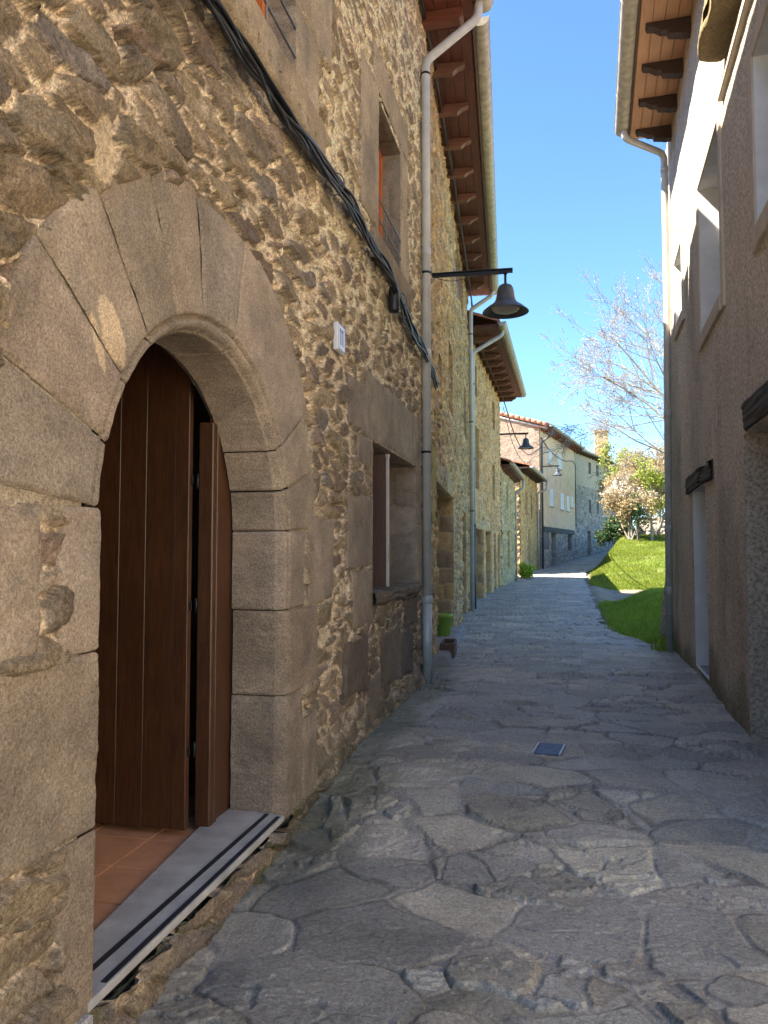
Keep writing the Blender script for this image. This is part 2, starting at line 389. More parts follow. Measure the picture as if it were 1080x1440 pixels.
def reveal(g, W, hole, depth, fn, st=.03, bottom=True, n0=.012):
    """four lined sides of an opening, built as stone relief"""
    a, b, c, d = hole
    ns = np.linspace(n0, -depth, max(2, int(depth/st))); vs = np.linspace(c, d, max(3, int((d-c)/st))); us = np.linspace(a, b, max(3, int((b-a)/st)))
    for u0, sg in ((a, 1), (b, -1)):
        Nn, V = np.meshgrid(ns, vs, indexing='ij'); H, C = fn(-Nn+u0*3.7, V); H = H*ss(0, .05, n0-Nn)
        g.grid(W.T(u0+sg*H, V, Nn), C)
    for v0, sg in ((d, -1),)+(((c, 1),) if bottom else ()):
        U, Nn = np.meshgrid(us, ns, indexing='ij'); H, C = fn(U+v0*2.3, -Nn*1.0+9); H = H*ss(0, .05, n0-Nn)
        g.grid(W.T(U, v0+sg*H, Nn), C)
def shell(g, W, depth, z0, z1, col, u0=0, u1=None, ridge=None):
    """gable walls and back wall behind a street front"""
    u1 = W.L if u1 is None else u1
    rz = ridge or z1
    for u in (u0, u1):
        P = np.array([[W.T(u, z0, 0), W.T(u, z1, 0)], [W.T(u, z0, -depth/2), W.T(u, rz, -depth/2)], [W.T(u, z0, -depth), W.T(u, z1, -depth)]]); g.grid(P, col, smooth=False)
    g.grid(np.array([[W.T(u0, z0, -depth), W.T(u0, z1, -depth)], [W.T(u1, z0, -depth), W.T(u1, z1, -depth)]]), col, smooth=False)
def tile_roof(W, u0, u1, n_eave, z_eave, depth, slope, parent, step=.055, name='roof', thick=.10, tilew=.22):
    """two pitches of curved clay tiles with an underside"""
    g = Geo(); half = depth/2
    us = np.arange(u0, u1+step, step); us[-1] = u1
    for k in (0, 1):
        L = (half+n_eave)
        ns = np.linspace(0, L, max(2, int(L/.11)))
        U, D = np.meshgrid(us, ns, indexing='ij')
        row = D/.36; fr = row-np.floor(row)
        ph = (U/tilew+.08*vn(np.floor(row)*3.1, U*0, 3)) % 1.0
        z = z_eave+D*slope+.055*np.abs(np.cos(ph*math.pi))+.022*(1-fr)+.012*vn(U*2, D*2, 5)
        n = n_eave-D if k == 0 else -depth-n_eave+D
        id_ = h2(np.floor(U/tilew), np.floor(row), 8)
        g.grid(W.T(U, z, n), np.array((.4, .2, .12))*(0.7+.6*id_[..., None]))
        zz = z_eave-.005; o = n_eave if k == 0 else -depth-n_eave; mid = -half
        ze = z_eave+L*slope-.005
        if k == 1:
            g.add([W.T(u0, zz, o), W.T(u1, zz, o), W.T(u1, ze, mid), W.T(u0, ze, mid)], [[0, 1, 2, 3]], smooth=False)
        for u in (u0, u1):
            uu = np.array([W.T(u, zz-thick*0, o), W.T(u, zz+.07, o), W.T(u, ze+.07, mid), W.T(u, ze, mid)]); g.add(uu, [[0, 1, 2, 3]], smooth=False)
    return g.build(name, 'rooftile', parent)
def gutter(W, u0, u1, n, z, r, parent, mat='gutter', jt=2.0, name='gutter'):
    g = Geo(); th = np.linspace(-math.pi*1.03, .03*math.pi, 15)
    us = np.array([u0, u1])
    def sweep(us, r):
        P = np.array([[W.T(u, z+r*math.sin(t), n+r*math.cos(t)) for t in th] for u in us]); g.grid(P)
    sweep(us, r); sweep(us, r-.004)
    for u in us:
        P = [W.T(u, z, n)]+[W.T(u, z+r*math.sin(t), n+r*math.cos(t)) for t in th]; g.add(P, T=[[0, i, i+1] for i in range(1, len(th))], smooth=False)
    for sgn in (-1, 1):
        g.tube([W.T(u0, z, n+sgn*r), W.T(u1, z, n+sgn*r)], .008, 6)
    for u in np.arange(u0+jt*.5, u1, jt):
        P = np.array([[W.T(x, z+rr*math.sin(t), n+rr*math.cos(t)) for t in th] for x, rr in ((u-.02, r), (u-.018, r+.006), (u+.018, r+.006), (u+.02, r))]); g.grid(P)
    return g.build(name, mat, parent)
def downpipe(pts, r, parent, mat='pipe', brackets=(), W=None, seg=14, name='downpipe', collars=()):
    g = Geo(); g.tube(smooth_path(pts), r, seg)
    for c in collars:
        c = np.array(c); g.tube([c-[0, 0, .05], c-[0, 0, .045], c+[0, 0, .045], c+[0, 0, .05]], [r, r+.006, r+.006, r], seg)
    o = g.build(name, mat, parent)
    for b in brackets:
        k = Geo(); b = np.array(b); k.tube([b-[0, 0, .014], b-[0, 0, .013], b+[0, 0, .013], b+[0, 0, .014]], [r, r+.005, r+.005, r], seg)
        if W is not None:
            nn = np.array([W.n[0], W.n[1], 0]); k.tube([b-nn*r, b-nn*(r+.09)], .006, 6)
        adopt(k.build('pipe_bracket', 'iron'), o)
    return o
def smooth_path(pts, r=.10, k=5):
    pts = [np.array(p, float) for p in pts]; out = [pts[0]]
    for i in range(1, len(pts)-1):
        a, b, c = pts[i-1], pts[i], pts[i+1]
        d1 = min(r, np.linalg.norm(b-a)*.45); d2 = min(r, np.linalg.norm(c-b)*.45)
        p = b+(a-b)/np.linalg.norm(a-b)*d1; q = b+(c-b)/np.linalg.norm(c-b)*d2
        for t in np.linspace(0, 1, k): out.append((1-t)**2*p+2*t*(1-t)*b+t*t*q)
    out.append(pts[-1]); return np.array(out)
def cat_rom(pts, n=12):
    P = [np.array(p, float) for p in pts]; P = [2*P[0]-P[1]]+P+[2*P[-1]-P[-2]]; out = []
    for i in range(1, len(P)-2):
        for t in np.linspace(0, 1, n, endpoint=False):
            a, b, c, d = P[i-1:i+3]
            out.append(.5*((2*b)+(c-a)*t+(2*a-5*b+4*c-d)*t*t+(3*b-a-3*c+d)*t**3))
    out.append(P[-2]); return np.array(out)
def eaves(W, u0, u1, z, over, parent, mat_board, mat_raft, ru, raft_h=.14, raft_w=.11, taillen=None, carve=True, fascia='brownwood', slope=.0):
    g = Geo(); nb = int((over+.15)/.14)
    for i in range(nb):                                   # soffit boards
        a = -.15+i*(over+.15)/nb; b = -.15+(i+1)*(over+.15)/nb-.006
        W.box(g, u0, u1, a, b, z+.002*(i % 2), z+.03, .004)
    W.box(g, u0, u1, -.4, over, z+.034, z+.06)
    g.build('soffit', mat_board, parent)
    f = Geo(); W.box(f, u0, u1, over+.002, over+.03, z-.02, z+.16, .005); f.build('fascia', fascia, parent)
    t = taillen or over*.78
    for u in ru:
        r = Geo(); hw = raft_w/2
        if carve: prof = [(-.25, 0), (t, 0), (t, -raft_h*.35), (t-.10, -raft_h*.62), (t-.16, -raft_h), (-.25, -raft_h)]
        else: prof = [(-.25, 0), (t, 0), (t, -raft_h*.8), (t-.04, -raft_h), (-.25, -raft_h)]
        V = [W.T(u+s*hw, z-.002+dz, n) for s in (-1, 1) for n, dz in prof]; k = len(prof)
        Q = [[i, (i+1) % k, k+(i+1) % k, k+i] for i in range(k)]
        T = [[s*k, s*k+i, s*k+i+1] for s in (0, 1) for i in range(1, k-1)]
        r.add(V, Q, T, smooth=False); r.build('rafter', mat_raft, parent)

# ------------------------------------------------------------------ ground, lawn, paved street
RZ = ([-400, 18, 28, 36, 40, 48, 58, 70, 120], [0, 0, .2, .2, .5, .5, 1.0, 1.8, 2.2])
def road_z(Y): return np.interp(Y, *RZ)-.13*(1-ss(3.6, 5.6, Y))
XLt = ([-60, 9.5, 20, 29.6, 36, 38.5, 46, 47, 58, 67, 90], [-1.6, -1.62, -2.29, -2.15, -1.95, -1.85, -1.15, -1.04, 1.22, 4.1, 14])
XRt = ([-60, 5, 12.9, 13.6, 15, 17, 22, 30, 36, 42, 48, 58, 67, 90], [1.6, 1.6, 1.95, 1.35, 1.05, .92, .97, 1.1, 1.2, 1.5, 2.1, 4.0, 7.0, 18])
def XL(Y): return np.interp(Y, *XLt)-.12
def XR(Y): return np.interp(Y, *XRt)
def terrain(X, Y):
    base = road_z(Y); s = X-XR(Y)
    low = np.interp(Y, [-400, 13, 18, 24, 32.5, 34, 46, 60, 400], [0, 0, -.03, -.12, -.1, .05, 2.42, 2.8, 3.2])
    wdt = np.interp(Y, [13, 30, 34, 48, 60], [.8, .9, 1.3, 2.0, 2.0])
    b = ss(0, 1, s/wdt)
    z = base*(1-b)+low*b
    z = z+.62*ss(.95, 2.5, X)*ss(12.9, 17.5, Y)*(1-ss(20.5, 24.5, Y))*ss(0, .3, s)
    return z+.03*fbm(X*.8, Y*.8, 3, 401)*ss(.1, .8, s)
def greenness(X, Y):
    s = X-XR(Y); n = fbm(X*1.3, Y*1.3, 3, 411)
    lawn = ss(.05, .35, s+.15*n)*ss(32.6, 33.6, Y+.4*n-.15*(X-2))
    verge = ss(1.0, 1.25, X+.22*n-.0*Y)*ss(12.9, 13.5, Y)*(1-ss(21.5, 23.5, Y+.8*n))*ss(.0, .25, s)
    return np.clip(lawn+verge, 0, 1)
def ground():
    g = Geo()
    xs = np.concatenate([[-300, -120, -50, -25, -14, -9], np.arange(-6, 14, .14), [15, 17, 20, 25, 33, 45, 70, 120, 300]])
    ys = np.concatenate([[-300, -100, -40, -18, -8, -3], np.arange(0, 60, .16), [61, 63, 66, 70, 76, 84, 95, 120, 160, 240, 400]])
    X, Y = np.meshgrid(xs, ys, indexing='ij'); s = X-XR(Y)
    Z = terrain(X, Y)-.07*(1-ss(.02, .35, s))+.012*fbm(X*3, Y*3, 3, 403)
    gn = greenness(X, Y)[..., None]
    green_v = np.array((.26, .36, .06))
    dirt = np.where(Y < 1, 1.0, .62)[..., None]*np.array((.50, .42, .31))*(1+.25*fbm(X*2, Y*2, 3, 405)[..., None])  # paler behind the viewpoint, lightened to bounce sunlight into the lane
    bare = ss(.1, .6, fbm(X*1.1, Y*1.1, 4, 409))[..., None]*.45
    green = np.array((.14, .19, .035))*(1+.45*fbm(X*.9, Y*.9, 3, 407)[..., None])*(1-bare)+np.array((.30, .25, .12))*bare
    green = np.where((Y < 26)[..., None], green_v, green)
    g.grid(np.stack([X, Y, Z], -1), dirt*(1-gn)+green*gn*(1-.0*gn))
    g.build('ground', 'earth', kind='structure')
ground()

SLATE = [(0.41, 0.375, 0.304), (0.372, 0.35, 0.296), (0.453, 0.405, 0.317), (0.345, 0.325, 0.278), (0.415, 0.375, 0.312), (0.474, 0.425, 0.329), (0.367, 0.33, 0.258), (0.394, 0.37, 0.317)]
def street():
    g = Geo()
    ys = spaced(1.2, 66, lambda y: min(.13, max(.0055, .00062*y*y)))
    ys = np.concatenate([np.arange(-9, 1.2, .12), ys])
    t = np.linspace(0, 1, 400)
    Y = np.repeat(ys[:, None], len(t), 1); T = np.repeat(t[None], len(ys), 0)
    xr = XR(Y)+np.where(Y > 13.3, .14*fbm(Y*1.1, Y*0, 3, 431)+.06*vn(Y*4, Y*0, 433), 0)
    X = XL(Y)*(1-T)+xr*T
    wx = X+.10*fbm(X*1.7, Y*1.7, 3, 441)+.022*vn(X*9, Y*9, 445); wy = Y+.10*fbm(X*1.6, Y*1.6, 3, 443)+.022*vn(X*9, Y*9, 447)
    F1, F2, I, DX, DY = voro(wx, wy, .54, .38, 450, .85, .50, 2.2)
    G1, G2, J, _, _ = voro(wx+3, wy+7, .27, .20, 455, .9, .4, 2.2)
    small = (sub(I, 9) < .14)                                            # some slabs are broken into smaller pieces
    e = np.where(small, np.minimum(G2-G1, (F2-F1)*1.0+.0), F2-F1); I = np.where(small, (I+J) % 1, I)
    a1, a2, a3, a4 = sub(I, 1), sub(I, 2), sub(I, 3), sub(I, 4)
    jw = .014+.060*ss(-.05, .6, fbm(X*.8, Y*.8, 3, 460))
    m = ss(jw, jw+.045, e+.03*fbm(X*16, Y*16, 3, 463))
    fl = fbm(X*1.3+a1*40, Y*3.4+a2*40, 4, 465)                           # slate splits into thin terraces
    fl = fl+.25*fbm(X*7, Y*11, 4, 468)
    q = fl*(2.5+6*a3); fr = q-np.floor(q)
    ter = np.floor(q)+ss(.0, .07, fr)-.25*fr
    rough = ss(.25, .75, a4)
    H = .002+.008*(a1-.5)+.014*(a2-.5)*DX+.012*(a3-.5)*DY+(.0016+.0062*rough)*ter+.0018*fbm(X*18, Y*30, 5, 467, .6)
    mor = -.005+.005*fbm(X*7, Y*7, 3, 471)+.003*fbm(X*40, Y*40, 3, 473)
    crk = np.abs(fbm(X*1.1, Y*1.9, 4, 475)); crack = (1-ss(.004, .016, crk))*.012*(a4 > .35)
    Z = terrain(np.minimum(X, XR(Y)-.02), Y)-.055*ss(-1.05, -1.5, X)*(1-ss(4.2, 6, Y))+.02+H*m+mor*(1-m)-crack*m+.010*fbm(X*.5, Y*.5, 2, 477)
    near = 1-ss(4, 16, Y)
    edge_ = (ss(jw+.10, jw+.03, e)*ss(jw-.02, jw+.02, e))[..., None]
    c = pal(a4, SLATE)*(1+.20*(a2-.5)[..., None]*2)*(1+.16*fbm(X*3+a1*9, Y*6, 4, 481)[..., None])
    c = c*grain(X, Y, .10)[..., None]*(1+near[..., None]*np.array((-.02, -.0, .0)))
    jc = np.array((.42, .39, .33))*(1+.3*fbm(X*9, Y*9, 3, 483)[..., None])
    dk = ss(.15, .5, vn(X*2.3, Y*2.3, 487))[..., None]*ss(.0, .03, .05-e)[..., None]
    jc = jc*(1-.40*dk)
    mm = m[..., None]; c = (c*mm+jc*(1-mm))*(1-.42*edge_*ss(-.3, .3, vn(X*1.9, Y*1.9, 495))[..., None])
    moss = ss(.30, .0, X-XL(Y)-.12+.35*fbm(X*2.4, Y*1.2, 3, 489)-.25)*ss(3, 4.5, Y)*(1-ss(9, 13, Y))
    moss = np.maximum(moss*.6, .30*ss(.1, .45, fbm(X*1.5, Y*1.5, 3, 491))*(1-m)*(X < .3))[..., None]
    c = c*(1-moss)+np.array((.115, .12, .05))*moss
    g.grid(np.stack([X, Y, Z], -1), c)
    g.build('street', 'slate', kind='structure')
street()

# ------------------------------------------------------------------ near left house with the arched doorway
H1 = thing('stone_house', (-1.6, 3.39, 0), 'rough rubble stone house nearest on the left with a big arched doorway', 'house')
W1 = Wall((-1.6, 0), (-1.6, 9.5))
AC, AZ, AR = 3.39, 1.64, .935
HEWN = [(0.36, 0.29, 0.21), (0.39, 0.31, 0.23), (0.34, 0.27, 0.195), (0.375, 0.3, 0.215), (0.33, 0.27, 0.205)]
LIGHT = np.array((.66, .51, .33))
PATCH = [(2.475, 2.36, .075, .115, -.45), (2.39, 2.29, .03, .10, -.40), (2.42, 2.99, .075, .13, .12)]
def hewn_col(Y, Z, base, seed):
    c = np.array(base)*(1+.20*(h2(seed, 3, 9)-.5)+.34*fbm(Y*2.2, Z*2.2, 4, seed)[..., None])*(1+.12*fbm(Y*14, Z*14, 3, seed+3)[..., None])*grain(Y*1.01, Z, .13, seed)[..., None]
    gr = ss(.15, .55, fbm(Y*2.6, Z*1.8, 4, seed+7))[..., None]*.45
    c = c*(1-gr)+np.array((.255, .225, .185))*gr
    for (py, pz, ry, rz, sh) in PATCH:
        d = np.hypot((Y-py-sh*(Z-pz))/ry, (Z-pz)/rz)+.25*fbm(Y*14, Z*14, 3, 77)
        k = (1-ss(.92, .98, d))[..., None]; c = c*(1-k)+LIGHT*1.05*k
    return c
PROF_M = [(.085, 0), (.078, -.004), (.073, -.016), (.062, -.020), (.057, -.010), (.047, -.004), (.034, -.005), (.021, -.013), (.013, -.027), (.009, -.036), (.001, -.038)]
PROF_R = [(.085, 0), (.06, -.003), (.04, -.010), (.022, -.024), (.010, -.042), (.002, -.06)]
PROF_S = [(.04, 0), (.02, -.002), (.010, -.007), (.003, -.018), (0, -.03)]
def sweep_stone(name, pos, t0, t1, rin, rout, prof, base, seed, tscale, depth=.34, n0=.022, rough=1.0, jitter=.0):
    g = Geo(); nt_ = max(6, int((t1-t0)*tscale/.011))
    t = np.linspace(t0, t1, nt_); face = np.arange(rout, rin+.09, -.012)
    pr = [(rout-rin, -.07), (rout-rin, -.03)]+[(r-rin, 0) for r in face]+list(prof)+[(0, d) for d in np.arange(-.075, -depth, -.025)]+[(0, -depth)]
    r = np.array([x[0] for x in pr])+rin; n = np.array([x[1]*(1.7 if x[1] > -.05 else 1) for x in pr])+n0
    Tt, Rr = np.meshgrid(t, r, indexing='ij'); Nn = np.repeat(n[None], len(t), 0)
    wob = .008*jitter*fbm(Rr*5+seed, Rr*0+seed, 3, seed)          # joints are not ruler straight
    k = (Tt-t0)/(t1-t0)
    Tt = Tt+wob/tscale*np.sin(math.pi*np.clip(k, 0, 1))
    ed = np.minimum(k, 1-k)*(t1-t0)*tscale; eo = np.abs(rout-Rr)
    RR = .013*(1+.7*np.clip(fbm(Rr*7+seed, Tt*tscale*3, 3, seed+5), -.4, 1)); drop = RR*(1-np.sqrt(np.clip(1-(1-np.clip(ed/RR, 0, 1))**2, 0, 1)))
    dropo = .02*(1-np.sqrt(np.clip(1-(1-np.clip(eo/.02, 0, 1))**2, 0, 1)))
    Y, Z = pos(Tt, Rr)
    dis = rough*(.008*fbm(Y*4, Z*4+Nn*4, 4, seed+11)+.0035*fbm((Y+Nn)*26, (Z+Nn)*26, 3, seed+13))
    facew = ss(-.10, 0, Nn-n0)
    n2 = Nn+(dis-np.maximum(drop, dropo)*1.0)*facew
    r2 = Rr+(drop-dis)*(1-facew)
    # outline wobble on the outer side
    r2 = np.where(eo < .10, r2+(.018*fbm(Tt*tscale*4, Tt*0+seed, 3, seed+15))*(1-eo/.10), r2)
    Y, Z = pos(Tt, r2)
    P = np.stack([-1.6+n2, Y, Z], -1)
    g.grid(P, hewn_col(Y, Z, base, seed))
    return g.build(name, 'hewn', H1)
arch = lambda T, r: (AC+r*np.cos(T), AZ+r*np.sin(T))
jr = lambda T, r: (AC+r, T)
jl = lambda T, r: (AC-r, T)
for i, (a, b, ro) in enumerate([(2, 16.6, 1.50), (16.6, 31.5, 1.44), (31.5, 79, 1.59), (79, 99, 1.56), (99, 114, 1.60), (114, 129.7, 1.62), (129.7, 145.5, 1.60), (145.5, 161.5, 1.60), (161.5, 176, 1.68)]):
    gp = .0042
    sweep_stone('voussoir', arch, R(a)+gp, R(b)-gp, AR, ro, PROF_M, HEWN[(i*3) % 5], 100+i*17, 1.2, jitter=1)
sweep_stone('jamb_stone', jr, 1.205, 1.672, AR, 1.37, PROF_M, HEWN[1], 301, 1)
sweep_stone('jamb_stone', jr, .70, 1.199, AR, 1.55, PROF_R, HEWN[2], 321, 1, n0=.03)
sweep_stone('jamb_stone', jr, -.22, .695, AR, 1.27, PROF_R, HEWN[4], 341, 1, n0=.025, rough=1.7)
sweep_stone('jamb_stone', jl, 1.205, 1.705, AR, 1.17, PROF_S, HEWN[1], 361, 1)
sweep_stone('jamb_stone', jl, .59, 1.199, AR, 1.72, PROF_S, HEWN[3], 381, 1, rough=1.5)
sweep_stone('jamb_stone', jl, -.16, .585, AR, 1.165, PROF_S, HEWN[2], 391, 1)
RECTS = []                                                    # dressed stones set in the rubble: (Y0,Y1,z0,z1)
def dressed(name, y0, y1, z0, z1, base=None, st=.014, n0=.020, RR=.018, seed=0, pits=(), wob=.010, rough=1.0, parent=None, W=W1, tuck=.09, mask=True, x=None):
    g = Geo(); a = .002
    us = np.linspace(y0+a, y1-a, max(5, int((y1-y0)/st))); vs = np.linspace(z0+a, z1-a, max(5, int((z1-z0)/st)))
    us = np.concatenate([[us[0], us[0]], us, [us[-1], us[-1]]]); vs = np.concatenate([[vs[0], vs[0]], vs, [vs[-1], vs[-1]]])
    U, V = np.meshgrid(us, vs, indexing='ij')
    e = np.minimum(np.minimum(U-y0, y1-U), np.minimum(V-z0, z1-V))
    n = n0-RR*(1-np.sqrt(np.clip(1-(1-np.clip(e/RR, 0, 1))**2, 0, 1)))+rough*(.006*fbm(U*4, V*4, 4, seed+21)+.003*fbm(U*26, V*26, 3, seed+23))
    for (py, pz, pr) in pits: n = n-.07*(1-ss(pr*.7, pr, np.hypot(U-py, (V-pz)*.8)))
    n[[0, -1], :] = -tuck; n[:, [0, -1]] = -tuck
    bd = ss(.10, 0, e)
    n = n-.022*ss(.1, .5, fbm(U*6+seed, V*6, 3, seed+29))*ss(.05, 0, e)
    U2 = U+bd*wob*fbm(V*5, U*5+seed, 3, seed+25); V2 = V+bd*wob*fbm(U*5, V*5+seed, 3, seed+27)
    g.grid(W.T(U2, V2, n), hewn_col(U, V, base or HEWN[seed % 5], seed))
    if mask: RECTS.append((y0, y1, z0, z1))
    return g.build(name, 'hewn', parent or H1)
dressed('quoin_stone', .9, 2.135, 1.215, 1.70, HEWN[0], seed=41, rough=2.0)
dressed('quoin_stone', .9, 1.80, 1.71, 2.30, (.24, .165, .12), seed=47, rough=1.8, wob=.02)
dressed('quoin_stone', 4.77, 5.35, 1.20, 1.79, HEWN[1], seed=43)
dressed('quoin_stone', 4.63, 4.98, -.02, .52, HEWN[4], seed=45, rough=2.2, wob=.03)
# ground window surround
GW = (6.56, 8.66, 1.18, 2.53)
PALE = (.36, .30, .215)
dressed('lintel', 6.28, 8.98, 2.535, 3.12, PALE, seed=51)
dressed('surround_stone', 5.74, 6.27, 2.56, 2.96, HEWN[1], seed=53)
dressed('surround_stone', 6.02, 6.555, 2.28, 2.55, HEWN[0], seed=55)
dressed('surround_stone', 5.70, 6.555, 1.42, 2.02, HEWN[1], seed=57)
dressed('surround_stone', 5.86, 6.555, .93, 1.41, HEWN[3], seed=59)
dressed('surround_stone', 8.665, 9.05, 1.18, 1.85, HEWN[0], seed=61)
dressed('surround_stone', 8.665, 9.0, 1.86, 2.53, HEWN[2], seed=63)
for i, (a, b, c, d) in enumerate([(5.6, 6.35, .42, .86), (6.9, 7.7, .30, .78), (7.75, 8.4, .25, .72), (8.0, 8.7, .74, 1.05), (6.4, 6.85, .05, .45)]):
    dressed('base_stone', a, b, c, d, [(.20, .155, .115), (.24, .185, .13), (.19, .155, .125)][i % 3], seed=65+i*3, rough=2.4, wob=.04, n0=.028)
# upper windows: ledge, jamb stones
U1 = (3.12, 4.47, 4.56, 6.2); U2 = (6.78, 7.80, 4.46, 5.78)
dressed('window_ledge', 2.5, 4.96, 4.19, 4.50, (.40, .31, .20), st=.008, n0=.075, RR=.05, seed=81, pits=[(3.38+i*.165, 4.275+.015*(i % 2), .026) for i in range(9)], rough=1.8)
dressed('surround_stone', 4.475, 4.95, 4.56, 5.05, (.47, .37, .25), seed=83)
dressed('surround_stone', 4.475, 5.25, 5.06, 5.75, (.47, .37, .25), seed=85)
dressed('surround_stone', 6.12, 6.775, 4.5, 5.85, (.47, .37, .25), seed=87)
dressed('surround_stone', 7.805, 8.25, 4.5, 5.20, (.47, .37, .25), seed=89)
dressed('surround_stone', 7.805, 8.15, 5.21, 5.85, (.47, .37, .25), seed=91)
dressed('lintel', 6.6, 8.2, 5.86, 6.25, (.47, .37, .25), seed=93)
dressed('window_ledge', 6.5, 8.2, 4.16, 4.455, (.30, .23, .15), n0=.06, RR=.04, seed=95, rough=2)
def h1_rel(U, V):
    fl = .02+.20*ss(3.2, 5.6, U)*ss(2.4, 3.5, V)*ss(-.6, .5, fbm(U*.8, V*1.1, 3, 530)+.35)+.10*ss(2.9, 3.4, V)*ss(.1, .5, fbm(U*.9+5, V*.9, 3, 532))
    h, c = rubble(U, V, 500, .31, .118, STONE1, MORT1, .86-.42*ss(3.8, 6.0, U), fl)
    # rough footing and moss at the bottom
    low = ss(.25, -.02, V+.12*fbm(U*2, V*2, 3, 520))
    h = h+.05*low+.03*low*fbm(U*5, V*7, 3, 522)
    ms = ss(.30, .02, V+.25*fbm(U*2.5, V*3, 4, 524))[..., None]*(.75*ss(3.9, 4.4, U)*(1-ss(6.5, 8.5, U)))[..., None]
    c = c*(1-ms)+np.array((.095, .095, .045))*ms
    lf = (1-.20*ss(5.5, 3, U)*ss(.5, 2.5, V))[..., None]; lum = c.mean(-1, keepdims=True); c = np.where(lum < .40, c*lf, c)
    gry = ss(.9, .2, V)[..., None]*.35; c = c*(1-gry)+np.array((.19, .16, .125))*gry
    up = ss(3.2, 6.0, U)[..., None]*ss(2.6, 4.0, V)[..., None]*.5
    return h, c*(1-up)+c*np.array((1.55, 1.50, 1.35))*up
def h1_post(U, V, H, C):
    r = np.hypot(U-AC, V-AZ); d = np.full(U.shape, 9.)
    d = np.minimum(d, np.where(V > AZ+.03, r-1.57, 9))
    for (a, b, c, dd) in RECTS+[(AC+.9, AC+1.30, 0, 1.67), (AC+.9, AC+1.52, .7, 1.2), (AC+.9, AC+1.46, 1.66, 2.0), (AC-1.14, AC-.9, -.2, 1.70), (AC-1.66, AC-.9, .6, 1.2), (AC-1.64, AC-.9, 1.68, 2.1)]:
        x = np.maximum(np.maximum(a-U, U-b), np.maximum(c-V, V-dd)); d = np.minimum(d, x)
    H = np.where((np.abs(U-5.42) < .13) & (np.abs(V-3.13) < .14), np.minimum(H, .012), H)
    dp = np.hypot((U-2.40)/.075, (V-3.0)/.13)+.25*fbm(U*14, V*14, 3, 77); k = 1-ss(.9, 1.0, dp)
    H = H*(1-k)+(.028+.003*fbm(U*20, V*20, 3, 79))*k; C = C*(1-k[..., None])+LIGHT*k[..., None]
    t = ss(-.035, -.004, d); C = C*t[..., None]+np.array((.40, .33, .235))*(1+.3*fbm(U*24, V*24, 2, 81)[..., None])*(1-t[..., None]); return H*t+.004*(1-t), C
us = np.concatenate([np.arange(-.4, .8, .03), spaced(.8, 9.5, lambda y: max(.0055, .0030*y))])
vs = np.concatenate([np.arange(-.35, 4.4, .0095), spaced(4.4, 8.4, lambda z: .012+.004*(z-4.4))])
g = Geo()
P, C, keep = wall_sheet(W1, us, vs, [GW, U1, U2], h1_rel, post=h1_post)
us2 = snap(us, [GW[0], GW[1], U1[0], U1[1], U2[0], U2[1]]); vs2 = snap(vs, [GW[2], GW[3], U1[2], U1[3], U2[2], U2[3]])
uc = (us2[1:]+us2[:-1])[:, None]/2; vc = (vs2[1:]+vs2[:-1])[None]/2
keep &= ~(((np.hypot(uc-AC, vc-AZ) < AR+.12) & (vc > AZ)) | ((np.abs(uc-AC) < AR+.10) & (vc <= AZ) & (vc > -.01)))
g.grid(P, C, keep)
W1b = Wall((-1.6, -.4), (-1.6, 9.5)); shell(g, W1b, 8.5, -.4, 8.4, (.3, .23, .14), ridge=10.2)
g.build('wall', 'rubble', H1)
g = Geo()
def hew_rel(u, v): 
    h, c = coursed(u, v, 610, .5, .42, HEWN, (.3, .24, .17), .5); return h, c
for hole in (GW, U1, U2): g = Geo(); reveal(g, W1, hole, .34, hew_rel, .02); g.build('window_reveal', 'hewn', H1)
# ground window: rough slate sill, an opened leaf, glazing behind
g = Geo(); us = np.linspace(6.5, 8.78, 150); vs = np.linspace(0, 1, 26)
U, T = np.meshgrid(us, vs, indexing='ij')
edge = .075+.03*fbm(U*3, U*0, 4, 701)
prof_n = np.interp(T, [0, .45, .55, .75, 1], [-.34, .8, 1, .9, -.05]); prof_z = np.interp(T, [0, .45, .55, .75, 1], [1.195, 1.19, 1.165, 1.10, 1.06])
nn = np.where(prof_n > 0, prof_n*edge, prof_n); lay = fbm(U*2.5, prof_z*40, 4, 703)
g.grid(W1.T(U, prof_z+.012*lay+.014*fbm(U*3, T*2, 3, 707), nn+.018*lay*(T > .4)), np.array((.20, .16, .115))*(1+.3*lay[..., None])); g.build('window_sill', 'hewn', H1)
win = Geo(); W1.box(win, GW[0], GW[1], -.42, -.36, GW[2], GW[3], .004); wo = win.build('window', 'glass', H1)
g = Geo()
for a, b, c, d in ((6.56, 6.62, 1.18, 2.53), (8.60, 8.66, 1.18, 2.53), (6.62, 8.6, 1.18, 1.25), (6.62, 8.6, 2.46, 2.53), (7.57, 7.63, 1.25, 2.46)): W1.box(g, a, b, -.36, -.30, c, d, .005)
adopt(g.build('window_frame', 'brownwood'), wo)
g = Geo(); W1.box(g, 7.26, 7.30, -.30, -.025, 1.215, 2.50, .003); lf = g.build('shutter', 'brownwood', H1, label='dark window leaf opened edge-on with a pale painted edge')
g = Geo(); W1.box(g, 7.255, 7.305, -.024, .0, 1.215, 2.50, .003); W1.box(g, 7.25, 7.31, -.03, .006, 2.47, 2.50, .003); adopt(g.build('shutter_edge', 'surround'), lf)
